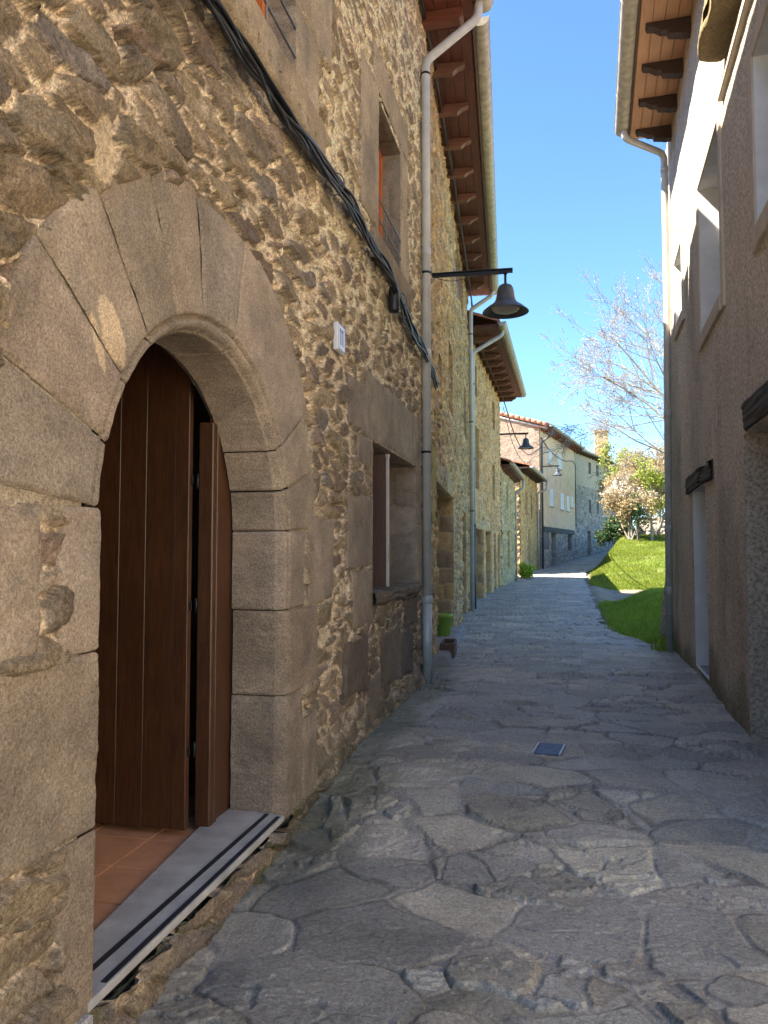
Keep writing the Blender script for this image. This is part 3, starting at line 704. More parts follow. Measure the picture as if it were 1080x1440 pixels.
def upper_window(W, hole, depth, parent, mat='orangewood', sash=True, glass='glass', fw=.07):
    a, b, c, d = hole
    g = Geo(); W.box(g, a, b, -depth-.08, -depth-.05, c, d, .003); o = g.build('window', glass, parent); g = Geo()
    mid = (a+b)/2
    for (x0, x1, z0, z1) in ((a, a+fw, c, d), (b-fw, b, c, d), (a+fw, b-fw, c, c+fw), (a+fw, b-fw, d-fw, d))+(((mid-fw*.6, mid+fw*.6, c+fw, d-fw),) if sash else ()): W.box(g, x0, x1, -depth-.05, -depth+.02, z0, z1, .006)
    adopt(g.build('window_frame', mat), o); return o
upper_window(W1, U1, .20, H1); upper_window(W1, U2, .20, H1)
def railing(W, hole, z0, parent, hts=(.17, .36), n=.015, dx=.55):
    a, b = hole[0], hole[1]; g = Geo()
    for h in hts: g.tube([W.T(a-.02, z0+h, n), W.T(b-.01, z0+h, n)], .009, 8)
    k = np.arange(a+.3, b, dx)
    for u in k: g.tube([W.T(u, z0-.02, n), W.T(u, z0+hts[-1], n)], .008, 8)
    return g.build('window_railing', 'rail', parent)
railing(W1, U1, 4.50, H1); railing(W1, U2, 4.46, H1, dx=.3)
# doorway: slab with two black strips, tiled hall, open plank door
g = Geo()
slab = np.array([(-1.572, 2.40), (-1.572, 4.31), (-2.0, 4.36), (-1.80, 2.40)])
def prism(g, pts, z0, z1, bev=.006, col=(.5, .5, .5)):
    n = len(pts); c = pts.mean(0); V = []
    for z, s in ((z0, 0), (z1-bev, 0), (z1, 1)):
        for p in pts: d = (c-p)/np.linalg.norm(c-p); q = p+d*bev*s*1.4; V.append((q[0], q[1], z))
    Q = [[k*n+i, k*n+(i+1) % n, (k+1)*n+(i+1) % n, (k+1)*n+i] for k in (0, 1) for i in range(n)]
    V.append((c[0], c[1], z1)); T = [[2*n+i, 2*n+(i+1) % n, 3*n] for i in range(n)]
    g.add(V, Q, T, col, smooth=False)
prism(g, slab, -.012, .022); th_o = g.build('threshold', 'sill', H1)
def along(p, q, w0, z0=.0226, z1=.0256):
    g = Geo(); p = np.array(p); q = np.array(q); d = (q-p)/np.linalg.norm(q-p); nrm = np.array([-d[1], d[0]])*w0/2
    prism(g, np.array([p-nrm, q-nrm, q+nrm, p+nrm]), z0, z1, .001); return g
adopt(along((-1.592, 2.52), (-1.592, 4.27), .024).build('grip_strip', 'strip'), th_o)
adopt(along((-1.685, 2.42), (-1.672, 4.30), .026).build('grip_strip', 'strip'), th_o)
g = Geo(); prism(g, np.array([(-1.55, 1.6), (-1.55, 2.395), (-1.66, 2.395), (-1.66, 1.6)]), -.14, -.005, .008); g.build('kerb_stone', 'hewn', H1)
g = Geo()                                               # rubble below the slab
U, V = np.meshgrid(np.linspace(2.38, 4.62, 240), np.linspace(-.34, -.013, 40), indexing='ij')
h, c = rubble(U, V, 640, .34, .10, [(.19, .165, .115), (.23, .195, .14), (.16, .155, .09), (.21, .175, .13)], (.19, .175, .10), .9)
P = np.stack([-1.572+h*.4+.012*ss(-.08, -.02, V)+.03*fbm(U*3, V*3, 3, 641)+.09*ss(-.08, -.26, V), U, V], -1)
ms = ss(.0, .5, fbm(U*3, V*5, 3, 643)+.7*ss(3.4, 4.1, U)-.2)[..., None]; g.grid(P, c*(1-ms*.75)+np.array((.11, .115, .04))*ms*.75)
g.abox((-1.95, 2.38, -.35), (-1.605, 4.6, -.0135), .004, (.15, .13, .08)); g.build('footing', 'rubble', H1)
g = Geo()
for i in range(8):
    for j in range(8):
        x0 = -1.82-.36*i; y0 = 1.7+.36*j
        g.abox((x0-.352, y0, -.06), (x0, y0+.352, -.005+.0006*((i*3+j) % 3)), .003)
g.abox((-4.8, 1.7, -.09), (-1.8, 4.6, -.012), .001); g.build('hall_floor', 'terracotta', H1)
g = Geo()
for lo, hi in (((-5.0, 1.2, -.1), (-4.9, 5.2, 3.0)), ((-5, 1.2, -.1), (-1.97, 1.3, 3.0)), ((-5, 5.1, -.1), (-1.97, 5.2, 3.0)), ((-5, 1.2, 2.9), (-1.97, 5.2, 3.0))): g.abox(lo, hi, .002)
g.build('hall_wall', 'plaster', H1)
g = Geo()                                               # inner lining that closes the wall round the arch
zz = np.linspace(-.1, 3.0, 63)
for s in (1, -1):
    P = []
    for z in zz:
        rr = AR+.004
        yi = rr if z < AZ else (math.sqrt(max(rr*rr-(z-AZ)**2, 0)) if z < AZ+rr else 0)
        P.append([(-1.935, AC+s*yi, z), (-1.935, AC+s*2.0, z)])
    g.grid(np.array(P), smooth=False)
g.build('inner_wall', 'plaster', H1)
def frame_panel(s, y0):
    g = Geo(); P = []
    for z in np.linspace(.015, 2.52, 60):
        rr = AR+.01
        yo = rr if z < AZ else math.sqrt(max(rr*rr-(z-AZ)**2, 0))
        yo = max(yo, y0); P.append([(-1.93, AC+s*y0, z), (-1.93, AC+s*yo, z)])
    g.grid(np.array(P), smooth=False)
    zt = AZ+math.sqrt(max(AR**2-y0**2, 0))
    zt2 = AZ+math.sqrt(max(AR**2-(y0+.03)**2, 0))
    g.box((-1.955, AC+s*(y0+.03), (zt2+.015)/2), np.eye(3), (.045, .03, (zt2-.015)/2), .006)
    g.box((-1.925, AC+s*(y0+.085), (zt2-.03)/2), np.eye(3), (.012, .018, (zt2-.05)/2), .005)
    return g.build('door_frame', 'doorwood', H1)
frame_panel(1, .64); frame_panel(-1, .64)
g = Geo()
xw = [0, .085, .265, .43, .60, .77, .94, 1.11, 1.26]
for i in range(len(xw)-1):
    th = .024 if i else .03
    g.abox((-2.003-xw[i+1]+.002, 3.955-th, .03), (-2.003-xw[i]-.002, 3.971, 2.75), .003)
g.abox((-3.27, 3.972, .035), (-2.03, 3.99, 2.745), .001)
dr = g.build('door', 'doorwood', H1, label='dark brown plank door leaf standing open inwards')
for z in (.45, 1.25, 1.95):
    g = Geo(); g.tube([(-1.99, 4.0, z-.04), (-1.99, 4.0, z+.04)], .008, 10); g.abox((-2.02, 3.948, z-.025), (-1.992, 3.953, z+.025), .002); adopt(g.build('hinge', 'iron'), dr)
# eaves, gutter and downpipe of the near house
eaves(W1, -.7, 9.42, 8.33, .66, H1, 'redsoffit', 'redsoffit', np.arange(-.6, 9.5, .99)-.02, carve=False, raft_w=.16)
gutter(W1, -.7, 9.40, .765, 8.45, .112, H1)
tile_roof(W1b, -.35, 9.85, .70, 8.45, 8.5, .36, H1, step=.075)
downpipe([(-.885, 9.2, 8.38), (-.885, 9.2, 8.15), (-1.535, 9.1, 7.62), (-1.535, 9.1, 1.0)], .054, H1, 'palepipe', [(-1.535, 9.1, 7.45), (-1.535, 9.1, 4.95), (-1.535, 9.1, 2.75)], W1, collars=[(-1.535, 9.1, 5.2), (-1.535, 9.1, 3.95)])
downpipe([(-1.535, 9.1, 1.02), (-1.535, 9.1, -.05)], .060, H1, 'pipe', collars=[(-1.535, 9.1, .98)])

# ------------------------------------------------------------------ generic pieces for the other houses
def mk_rubble(seed, sx, sy, stones, mort, amp, flush=0.0):
    return lambda U, V: rubble(U, V, seed, sx, sy, stones, mort, amp, flush)
def stone_wall(W, name, parent, z0, z1, holes, fn, du, dv, mat='farstone', depth=8.0, ridge=None, post=None):
    g = Geo(); us = np.linspace(0, W.L, max(4, int(W.L/du))); vs = np.linspace(z0, z1, max(4, int((z1-z0)/dv)))
    P, C, keep = wall_sheet(W, us, vs, holes, fn, post=post); g.grid(P, C, keep)
    shell(g, W, depth, z0, z1, STONE2[0], ridge=ridge); return g.build(name, mat, parent)
def plank_door(W, hole, depth, parent, mat='brownwood', name='door', n=None, handle=True):
    a, b, c, d = hole; g = Geo(); k = n or max(2, int((b-a)/.16))
    for i in range(k): W.box(g, a+(b-a)*i/k+.003, a+(b-a)*(i+1)/k-.003, -depth-.05, -depth-.004*(i % 2), c, d, .006)
    o = g.build(name, mat, parent)
    if handle:
        h = Geo(); h.tube([W.T(b-.14, c+1.0, -depth), W.T(b-.14, c+1.0, -depth+.05), W.T(b-.26, c+1.0, -depth+.055)], .012, 8); adopt(h.build('handle', 'iron'), o)
    return o
def opening(W, hole, depth, parent, fn, mat='farstone', st=.05, bottom=True):
    g = Geo(); reveal(g, W, hole, depth, fn, st, bottom); return g.build('reveal', mat, parent)
def blk(seed, stones=STONE2, bw=.55, bh=.32, mort=MORT2): return lambda u, v: coursed(u, v, seed, bw, bh, stones, mort, 1.2)
def roofed(W, parent, z, over, depth, slope, boards, raft, ru, gm='gutter', gr=.08, u0=0, u1=None, step=.09, raft_h=.14, raft_w=.11, carve=True, gut=True):
    u1 = W.L if u1 is None else u1
    eaves(W, u0, u1, z, over, parent, boards, raft, ru, raft_h, raft_w, carve=carve)
    if gut: gutter(W, u0, u1, over+gr*.95, z+.11, gr, parent, gm)
    return tile_roof(W, u0, u1, over+.05, z+.13, depth, slope, parent, step)

# ------------------------------------------------------------------ second house on the left
H2 = thing('stone_house', (-2.0, 14.7, 0), 'tall ochre stone house with long timber eaves beside the near grey downpipe', 'house')
W2 = Wall((-1.625, 9.5), (-2.29, 20.0)); y2 = W2.uy
D21 = (y2(10.95), y2(14.5), -.05, 2.58); D22 = (y2(17.3), y2(19.0), -.05, 2.50)
A2 = (y2(13.4), y2(14.5), 4.10, 5.35); B2 = (y2(18.1), y2(19.3), 4.38, 5.6); C2 = (y2(15.3), y2(18.2), 7.1, 8.05); E2 = (y2(11.4), y2(12.0), 3.95, 4.6)
r2 = mk_rubble(700, .32, .12, STONE2, MORT2, .75, .06)
stone_wall(W2, 'wall', H2, -.3, 8.45, [D21, D22, A2, B2, C2, E2], r2, .03, .024, 'rubble', 8.5, 10.2)
b2 = blk(720)
for h, dpt, st in ((D21, .46, .03), (D22, .40, .035), (A2, .30, .04), (B2, .30, .05), (C2, .12, .05), (E2, .25, .04)): opening(W2, h, dpt, H2, b2, 'rubble', st)
plank_door(W2, D21, .46, H2, 'brownwood', n=14); plank_door(W2, D22, .40, H2, 'brownwood')
upper_window(W2, A2, .25, H2, 'brownwood'); upper_window(W2, B2, .25, H2, 'brownwood'); upper_window(W2, E2, .2, H2, 'brownwood', False)
plank_door(W2, C2, .05, H2, 'redwood', 'shutter', 12, False)
dressed('lintel', y2(10.2), y2(15.0), 2.585, 2.93, (.46, .37, .215), seed=741, W=W2, parent=H2, mask=False)
dressed('lintel', y2(16.9), y2(19.3), 2.505, 2.80, (.46, .37, .215), seed=743, W=W2, parent=H2, mask=False)
roofed(W2, H2, 8.30, .62, 8.5, .36, 'soffit', 'rafter', [y2(v) for v in np.arange(10.25, 19.9, .98)], gr=.112, u0=.02)
downpipe([W2.T(y2(19.7), 8.36, .70), W2.T(y2(19.7), 8.2, .68), W2.T(y2(19.72), 7.85, .12), W2.T(y2(19.72), 0.0, .12)], .055, H2, 'palepipe', [W2.T(y2(19.72), z, .12) for z in (7.2, 4.9, 2.6)], W2)
g = Geo()
U, T = np.meshgrid(np.linspace(y2(10.2), y2(14.9), 60), np.linspace(0, 1, 12), indexing='ij')
sn = np.interp(T, [0, .75, 1], [-.45, .20, .23])+.03*fbm(U*1.5, U*0, 3, 751)*(T > .5); sz = np.interp(T, [0, .75, 1], [.15, .14, -.06])+.012*fbm(U*3, T*3, 3, 753)
sz[[0, -1], :] = -.12
g.grid(W2.T(U, sz, sn), np.array((.34, .33, .31))*(1+.2*fbm(U*3, T*4, 3, 755)[..., None])); g.build('doorstep', 'hewn', H2)

# ------------------------------------------------------------------ third house on the left
H3 = thing('stone_house', (-2.25, 24.7, .1), 'yellowish stone house with close set eaves brackets beyond the two joined downpipes', 'house')
W3 = Wall((-2.30, 20.0), (-2.15, 29.6)); y3 = W3.uy
D3 = [(y3(21.45), y3(23.75), .02, 2.22), (y3(24.3), y3(26.1), .05, 2.22), (y3(26.85), y3(27.75), .1, 2.2), (y3(28.35), y3(29.3), .15, 2.2)]
X3 = [(y3(21.2), y3(22.6), 3.35, 5.15), (y3(26.7), y3(27.6), 5.85, 6.85), (y3(26.5), y3(27.55), 3.35, 4.6), (y3(21.3), y3(22.2), 6.0, 6.9)]
stone_wall(W3, 'wall', H3, -.2, 7.6, D3+X3, mk_rubble(760, .30, .14, STONE3, (.62, .52, .31), .8, .05), .045, .035, 'rubble', 8.5, 9.2)
b3 = blk(770, STONE3, .5, .3)
for h in D3: opening(W3, h, .5, H3, b3, 'rubble', .04); plank_door(W3, h, .5, H3, 'brownwood')
for h in X3: opening(W3, h, .28, H3, b3, 'rubble', .06); upper_window(W3, h, .22, H3, 'brownwood')
dressed('lintel', y3(21.1), y3(26.4), 2.225, 2.48, (.48, .41, .26), seed=773, W=W3, parent=H3, mask=False)
roofed(W3, H3, 7.45, .82, 8.5, .34, 'soffit', 'rafter', [y3(v) for v in np.arange(20.9, 29.6, .96)], gr=.11)
downpipe([W3.T(y3(20.5), 7.52, .90), W3.T(y3(20.5), 7.35, .9), W3.T(y3(20.25), 6.85, .13), W3.T(y3(20.25), 2.25, .13)], .055, H3, 'palepipe', [W3.T(y3(20.25), z, .13) for z in (6.0, 4.0)], W3)
downpipe([W3.T(y3(20.25), 2.28, .13), W3.T(y3(20.25), .0, .13)], .062, H3, 'pipedark')
g = Geo(); U, T = np.meshgrid(np.linspace(y3(21.3), y3(26.3), 40), np.linspace(0, 1, 8), indexing='ij')
g.grid(W3.T(U, np.interp(T, [0, .8, 1], [.12, .11, -.1]), np.interp(T, [0, .8, 1], [-.5, .16, .2])+.02*fbm(U*2, U*0, 3, 777)), (.42, .41, .38)); g.build('doorstep', 'hewn', H3)

# ------------------------------------------------------------------ low houses in the dip of the row
H4 = thing('stone_house', (-2.05, 32.8, .2), 'low stone house tucked against the far end of the tall yellowish house', 'house')
W4 = Wall((-2.14, 29.62), (-1.96, 36.0)); y4 = W4.uy
D4 = [(y4(32.2), y4(33.3), .9, 2.45)]; X4 = [(y4(31.9), y4(32.6), 3.3, 4.3)]
stone_wall(W4, 'wall', H4, -.1, 4.95, D4+X4, mk_rubble(780, .28, .14, [(.64, .52, .25), (.58, .48, .24), (.66, .54, .28), (.52, .45, .27)], (.48, .39, .21), 1.0, .05), .06, .05, 'rubble', 6.5, 6.1)
for h in D4+X4: opening(W4, h, .3, H4, b3, 'rubble', .08); upper_window(W4, h, .25, H4, 'brownwood')
dressed('lintel', y4(30.0), y4(35.0), 2.46, 2.85, (.48, .40, .22), seed=783, W=W4, parent=H4, mask=False)
roofed(W4, H4, 4.85, .36, 6.5, .36, 'soffit', 'rafter', [y4(v) for v in np.arange(30.0, 36.0, .72)], gr=.09)
downpipe([W4.T(y4(35.8), 4.9, .44), W4.T(y4(35.8), 4.5, .44), W4.T(y4(35.85), 4.25, .08), W4.T(y4(35.9), .15, .08)], .05, H4, 'pipe')
H5 = thing('stone_house', (-1.5, 42.2, .5), 'low orange ochre stone house with a tiled roof standing in front of the cream house', 'house')
W5 = Wall((-1.84, 38.6), (-1.20, 46.2)); y5 = W5.uy
D5 = [(y5(41.7), y5(42.7), .45, 2.75)]; X5 = [(y5(40.7), y5(41.7), 3.5, 4.75), (y5(43.0), y5(44.1), 3.35, 4.7)]
o5 = [(0.75, 0.497, 0.206), (0.688, 0.456, 0.182), (0.781, 0.51, 0.218), (0.625, 0.427, 0.218)]
stone_wall(W5, 'wall', H5, .1, 5.75, D5+X5, mk_rubble(790, .28, .14, o5, (.50, .38, .19), 1.0, .06), .07, .06, 'rubble', 6.5, 7.0)
W5g = Wall((-5.1, 38.6), (-1.86, 38.58)); g = Geo()
P, C, keep = wall_sheet(W5g, np.linspace(0, W5g.L, 60), np.linspace(.1, 5.7, 100), [], mk_rubble(795, .28, .14, STONE3, (.55, .46, .30), 1.1, .02)); g.grid(P, C); g.build('gable_wall', 'rubble', H5)
for h in D5: opening(W5, h, .4, H5, blk(797, o5), 'rubble', .08); plank_door(W5, h, .4, H5)
for h in X5: opening(W5, h, .2, H5, b3, 'rubble', .1); plank_door(W5, h, .06, H5, 'redwood', 'shutter', 4, False)
roofed(W5, H5, 5.68, .52, 6.5, .24, 'corbel', 'corbel', [y5(v) for v in np.arange(39, 46, .8)], 'palepipe', gr=.10, u0=-.2)
downpipe([W5.T(y5(45.9), 5.7, .62), W5.T(y5(45.9), 5.2, .62), W5.T(y5(45.9), 5.0, .1), W5.T(y5(45.9), .5, .1)], .06, H5, 'palepipe')

# ------------------------------------------------------------------ cream house and the houses beyond it
H6 = thing('rendered_house', (0.1, 52.5, .7), 'tall cream rendered house with white shutters and a dark timber beam', 'house')
W6 = Wall((-1.04, 47.0), (1.22, 58.0)); y6 = lambda Y: (Y-47.0)/(11/W6.L)
def plain_sheet(W, name, parent, mat, u0, u1, z0, z1, n=0.0, holes=(), du=.3, wob=.01, col=(.5, .5, .5)):
    g = Geo(); us = np.linspace(u0, u1, max(3, int((u1-u0)/du))); vs = np.linspace(z0, z1, max(3, int((z1-z0)/du)))
    P, C, keep = wall_sheet(W, us, vs, list(holes), lambda U, V: (wob*fbm(U*.9, V*.9, 3, 801), np.broadcast_to(np.array(col), U.shape+(3,))), n)
    g.grid(P, C, keep); return g.build(name, mat, parent)
S6 = [(49.25, 50.2, 7.1, 8.1), (52.2, 53.2, 7.1, 8.1), (49.5, 50.5, 4.45, 5.55), (52.8, 53.8, 4.4, 5.5), (54.9, 55.75, 4.4, 5.48), (56.4, 57.1, 4.75, 5.5)]
S6 = [(y6(a), y6(b), c, d) for a, b, c, d in S6]
plain_sheet(W6, 'wall', H6, 'cream', 0, W6.L, 2.95, 9.1, .03, S6)
G6 = [(y6(47.65), y6(49.3), 1.7, 2.76), (y6(49.95), y6(51.4), .5, 2.76), (y6(55.2), y6(56.7), 1.6, 2.76)]
stone_wall(W6, 'base_wall', H6, .2, 2.96, G6, mk_rubble(805, .30, .16, STONEG, MORTG, 1.1, .03), .08, .06, 'rubble', 7.8, 2.97)
for h in G6: opening(W6, h, .35, H6, blk(807, STONEG, .5, .3, MORTG), 'rubble', .1)
plank_door(W6, G6[0], .0, H6, 'brownwood', 'shutter', 5, False); plank_door(W6, G6[1], .35, H6, 'brownwood'); upper_window(W6, G6[2], .25, H6, 'brownwood')
g = Geo(); W6.box(g, y6(47.6), y6(57.3), .02, .10, 2.78, 3.10, .02); g.build('beam', 'darkbeam', H6)
for h in S6:
    a, b, c, d = h
    for x0, x1 in ((a, (a+b)/2-.01), ((a+b)/2+.01, b)):
        g = Geo(); W6.box(g, x0, x1, .02, .055, c, d, .008)
        for k in np.arange(c+.12, d-.1, .11): W6.box(g, x0+.07, x1-.07, .05, .066, k, k+.06, .004)
        g.build('shutter', 'white', H6)
    g = Geo(); W6.box(g, a-.05, b+.05, .0, .13, c-.07, c-.01, .01); g.build('window_sill', 'surround', H6)
W6g = Wall((-8.6, 48.56), (-1.04, 47.0)); g = Geo()
us = np.linspace(0, W6g.L, 90)
def gab_top(u): return 9.2+np.where(u < W6g.L/2, u, W6g.L-u)*.30
U, T = np.meshgrid(us, np.linspace(0, 1, 90), indexing='ij'); V = .2+(gab_top(U)-.2)*T
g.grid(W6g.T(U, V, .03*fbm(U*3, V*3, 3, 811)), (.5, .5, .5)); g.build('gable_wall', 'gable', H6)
g = Geo(); bk = [W6.T(u, z, n) for u, z, n in ((0, .2, -7.72), (0, 9.2, -7.72), (W6.L, 9.2, -7.72), (W6.L, .2, -7.72), (W6.L, .2, 0), (W6.L, 9.2, 0), (W6.L, 11.4, -3.86))]
g.add(bk, [[0, 1, 2, 3], [3, 2, 5, 4]], [[2, 6, 5]], smooth=False); g.build('back_wall', 'cream', H6)
roofed(W6, H6, 9.05, .62, 7.72, .30, 'redwood', 'redwood', [y6(v) for v in np.arange(47.3, 58, .66)], 'palepipe', gr=.10, raft_h=.18, raft_w=.16, u0=-.12, step=.07)
g = Geo(); W6g.box(g, 0, W6g.L/2, 0, 0, 0, 0) if False else None
for a, b in ((W6g.L+.55, W6g.L/2),):                                # verge course along the gable
    for k in range(13):
        u0 = a+(b-a)*k/13; u1 = a+(b-a)*(k+1)/13; um = (u0+u1)/2
        z = 9.2+(W6g.L-um)*.30
        g.tube([W6g.T(u0, 9.34+(W6g.L-u0)*.30, .06), W6g.T(u1, 9.37+(W6g.L-u1)*.30, .06)], [.13, .11], 10, np.array((.5, .25, .15)))
g.build('verge_tiles', 'rooftile', H6)
g = Geo(); g.tube([W6g.T(W6g.L+.5, 9.12-.15, .05), W6g.T(W6g.L/2, 9.12+W6g.L*.15, .05)], .07, 4); g.build('verge_board', 'pipe', H6)
downpipe([W6.T(.25, 9.12, .75), W6.T(.25, 8.6, .72), W6.T(.15, 8.2, .12), W6.T(.15, .5, .12)], .06, H6, 'pipedark')
H7 = thing('stone_house', (2.7, 62.5, 1.2), 'grey stone house with a pale rendered top storey beyond the cream house', 'house')
W7 = Wall((1.24, 58.05), (4.12, 67.0)); y7 = lambda Y: (Y-58.05)/(8.95/W7.L)
U7 = [(y7(61.4), y7(62.1), 7.65, 8.6), (y7(63.5), y7(64.2), 7.6, 8.5)]
L7 = [(y7(61.5), y7(62.1), 4.55, 5.6), (y7(63.6), y7(64.3), 4.6, 5.6), (y7(61.0), y7(62.0), .9, 3.15), (y7(63.6), y7(65.2), 2.2, 3.1)]
plain_sheet(W7, 'upper_wall', H7, 'palerough', 0, W7.L, 6.5, 9.0, .03, U7)
stone_wall(W7, 'wall', H7, .4, 6.52, L7, mk_rubble(820, .32, .17, STONEG, MORTG, 1.2, .02), .09, .07, 'rubble', 8, 6.55)
for h in U7+L7: opening(W7, h, .28, H7, blk(823, STONEG, .5, .3, MORTG), 'rubble', .1); 
for h in U7: upper_window(W7, h, .2, H7, 'brownwood')
for h in (L7[0], L7[1], L7[3]): upper_window(W7, h, .2, H7, 'brownwood')
plank_door(W7, L7[2], .25, H7, 'brownwood')
g = Geo(); bk = [W7.T(u, z, n) for u, z, n in ((0, .2, -8), (0, 9, -8), (W7.L, 9, -8), (W7.L, .2, -8), (W7.L, .2, 0), (W7.L, 9, 0), (W7.L, 11.4, -4))]
g.add(bk, [[0, 1, 2, 3], [3, 2, 5, 4]], [[2, 6, 5]], smooth=False); g.build('back_wall', 'palerough', H7)
roofed(W7, H7, 8.95, .5, 8, .42, 'brownwood', 'brownwood', [y7(v) for v in np.arange(58.5, 67, .8)], 'pipe', gr=.08)
H8 = thing('stone_house', (5.2, 70.5, 2.0), 'far stone house with a square chimney and a dark door above the lawn', 'house')
W8 = Wall((4.14, 67.05), (6.6, 74.5)); y8 = lambda Y: (Y-67.05)/(7.45/W8.L)
X8 = [(y8(68.4), y8(70.0), 1.8, 4.0), (y8(71.5), y8(72.5), 5.6, 6.8)]
stone_wall(W8, 'wall', H8, .8, 8.9, X8, mk_rubble(830, .34, .18, STONEG, MORTG, 1.2, .02), .11, .09, 'rubble', 8, 11.0)
for h in X8: opening(W8, h, .28, H8, blk(833, STONEG, .5, .3, MORTG), 'rubble', .12)
plank_door(W8, X8[0], .2, H8, 'pipedark'); upper_window(W8, X8[1], .2, H8, 'brownwood')
g = Geo()
for a, b, c, d in ((68.0, 68.4, 1.8, 4.0), (70.0, 70.5, 1.8, 4.0), (68.0, 70.5, 4.0, 4.6)): W8.box(g, y8(a), y8(b), 0, .06, c, d, .01)
g.build('door_surround', 'palerough', H8)
roofed(W8, H8, 8.85, .5, 8, .36, 'brownwood', 'brownwood', [y8(v) for v in np.arange(67.5, 74.5, .9)], 'pipe', gr=.08)
cx, cy, cz = W8.T(y8(71.0), 9.0, -1.6)
g = Geo()
for (a, b, s) in ((9.0, 12.3, .55), (12.3, 12.45, .66)):
    for k, (ux, uy) in enumerate(((1, 0), (0, 1), (-1, 0), (0, -1))):
        Wc = Wall((cx+(uy-ux)*s, cy+(-ux-uy)*s), (cx+(uy+ux)*s, cy+(-ux+uy)*s))
        us = np.linspace(0, 2*s, 12); vs = np.linspace(a, b, max(3, int((b-a)/.09))); P, C, kp = wall_sheet(Wc, us, vs, [], mk_rubble(840+k, .3, .15, STONE2, MORT2, 1.0)); g.grid(P, C)
g.add([(cx+sx*.66, cy+sy*.66, 12.45) for sx, sy in ((-1, -1), (1, -1), (1, 1), (-1, 1))], [[0, 1, 2, 3]], smooth=False)
adopt(g.build('chimney', 'rubble'), [o for o in H8.children if o.name.startswith('roof')][0])

# ------------------------------------------------------------------ rendered house on the right
HR = thing('rendered_house', (1.6, 9.0, 0), 'tall roughcast house on the right with deep white window niches', 'house')
WR = Wall((1.445, 5.0), (1.83, 13.5), -1); yr = WR.uy
DN = (yr(5.30), yr(6.86), -.3, 2.52); NI = (yr(9.22), yr(10.38), .12, 2.31)
V1 = (yr(7.76), yr(9.26), 4.02, 5.72); V2 = (yr(5.0)+.02, yr(6.12), 3.98, 5.30); V0 = (yr(11.02), yr(11.95), 4.86, 5.82)
def stu(U, V):
    h = .018*fbm(U*.7, V*.6, 3, 900)+.006*fbm(U*3, V*3, 3, 902)+.10*ss(1.1, -.1, V)*ss(4.5, 8.3, U)*.6
    c = np.array((.62, .55, .455))*(1+.22*fbm(U*.8, V*.5, 4, 904)[..., None])*(1-.10*ss(.1, .5, fbm(U*2.6, V*.35, 4, 905))[..., None])*(1-.18*ss(.2, .5, fbm(U*1.3, V*1.1, 4, 909))[..., None])
    lo = ss(.55, .02, V+.35*fbm(U*2.2, V*2.2, 4, 906))[..., None]*.75
    br = ss(2.4, 1.0, V)[..., None]*.22
    c = c*(1-br*.6)+np.array((.42, .32, .22))*br*.6
    return h, c*(1-lo)+np.array((.13, .125, .065))*lo
g = Geo(); us = np.linspace(0, WR.L, 300); vs = np.linspace(-.3, 8.2, 280)
P, C, keep = wall_sheet(WR, us, vs, [DN, NI, V1, V2, V0], stu); g.grid(P, C, keep)
WRn = Wall((1.43, 4.3), (1.445, 5.0), -1); us = np.linspace(0, WRn.L, 20); vs = np.linspace(-.3, 8.2, 60); P, C, keep = wall_sheet(WRn, us, vs, [], stu); g.grid(P, C)
WRa = Wall((1.42, 4.3), (1.83, 13.5), -1); shell(g, WRa, 8, -.3, 8.2, (.5, .4, .3), ridge=9.9)
# the far end, where the corner leans out towards its foot
U, V = np.meshgrid(np.linspace(0, 8, 60), np.linspace(-.3, 8.2, 80), indexing='ij')
fx = 1.80+U; fy = 13.5+.30*ss(2.8, -.2, V)*ss(3, 0, U)+.02*fbm(U, V, 3, 908); fx = fx-.0*V
hh, cc = stu(U+8.5, V); g.grid(np.stack([fx-.16*ss(1.8, -.1, V)*ss(.4, 0, U), fy, V], -1), cc)
g.build('wall', 'stucco', HR)
def niche(hole, depth, mat, parent, fn=None, splay=.0):
    g = Geo(); a, b, c, d = hole
    for u0, sg in ((a, 1), (b, -1)):
        U, V = np.meshgrid(np.linspace(0, 1, 8), np.linspace(c, d, 30), indexing='ij'); n = .012-U*(depth+.012)
        g.grid(WR.T(u0+sg*(splay*U+.008*fbm(U*2+u0, V*2, 3, 920)*ss(0, .2, U)), V, n), fn or (.60, .52, .41))
    for v0 in (c, d): g.grid(np.array([[WR.T(a, v0, .012), WR.T(b, v0, .012)], [WR.T(a+splay, v0, -depth), WR.T(b-splay, v0, -depth)]]), (.60, .52, .41))
    return g.build('window_niche', mat, parent)
for h in (V1, V2, V0): niche(h, .33, 'whitewash', HR, splay=.03); upper_window(WR, (h[0]+.03, h[1]-.03, h[2], h[3]), .30, HR, 'white')
niche(NI, .34, 'whitewash', HR); niche(DN, .42, 'stucco', HR, (.42, .36, .29))  # doorway reveal darker than the wall stucco, its shade put into the colour
plank_door(WR, NI, .32, HR, 'darkbeam'); plank_door(WR, DN, .40, HR, 'darkbeam')
def surround_frame(h, parent, wd=.13, n=.028):
    a, b, c, d = h; g = Geo()
    for x0, x1, z0, z1 in ((a-wd, a-.001, c-.16, d+wd), (b+.001, b+wd, c-.16, d+wd), (a, b, d+.001, d+wd)): WR.box(g, x0, x1, -.01, n, z0, z1, .006)
    WR.box(g, a, b, -.03, n+.012, c-.16, c-.004, .006); return g.build('window_surround', 'surround', parent)
for h in (V1, V2, V0): surround_frame(h, HR)
g = Geo()                                                        # rough slab jutting out under the eaves
U, T = np.meshgrid(np.linspace(yr(6.25), yr(7.42), 70), np.linspace(0, 2*math.pi, 40), indexing='ij')
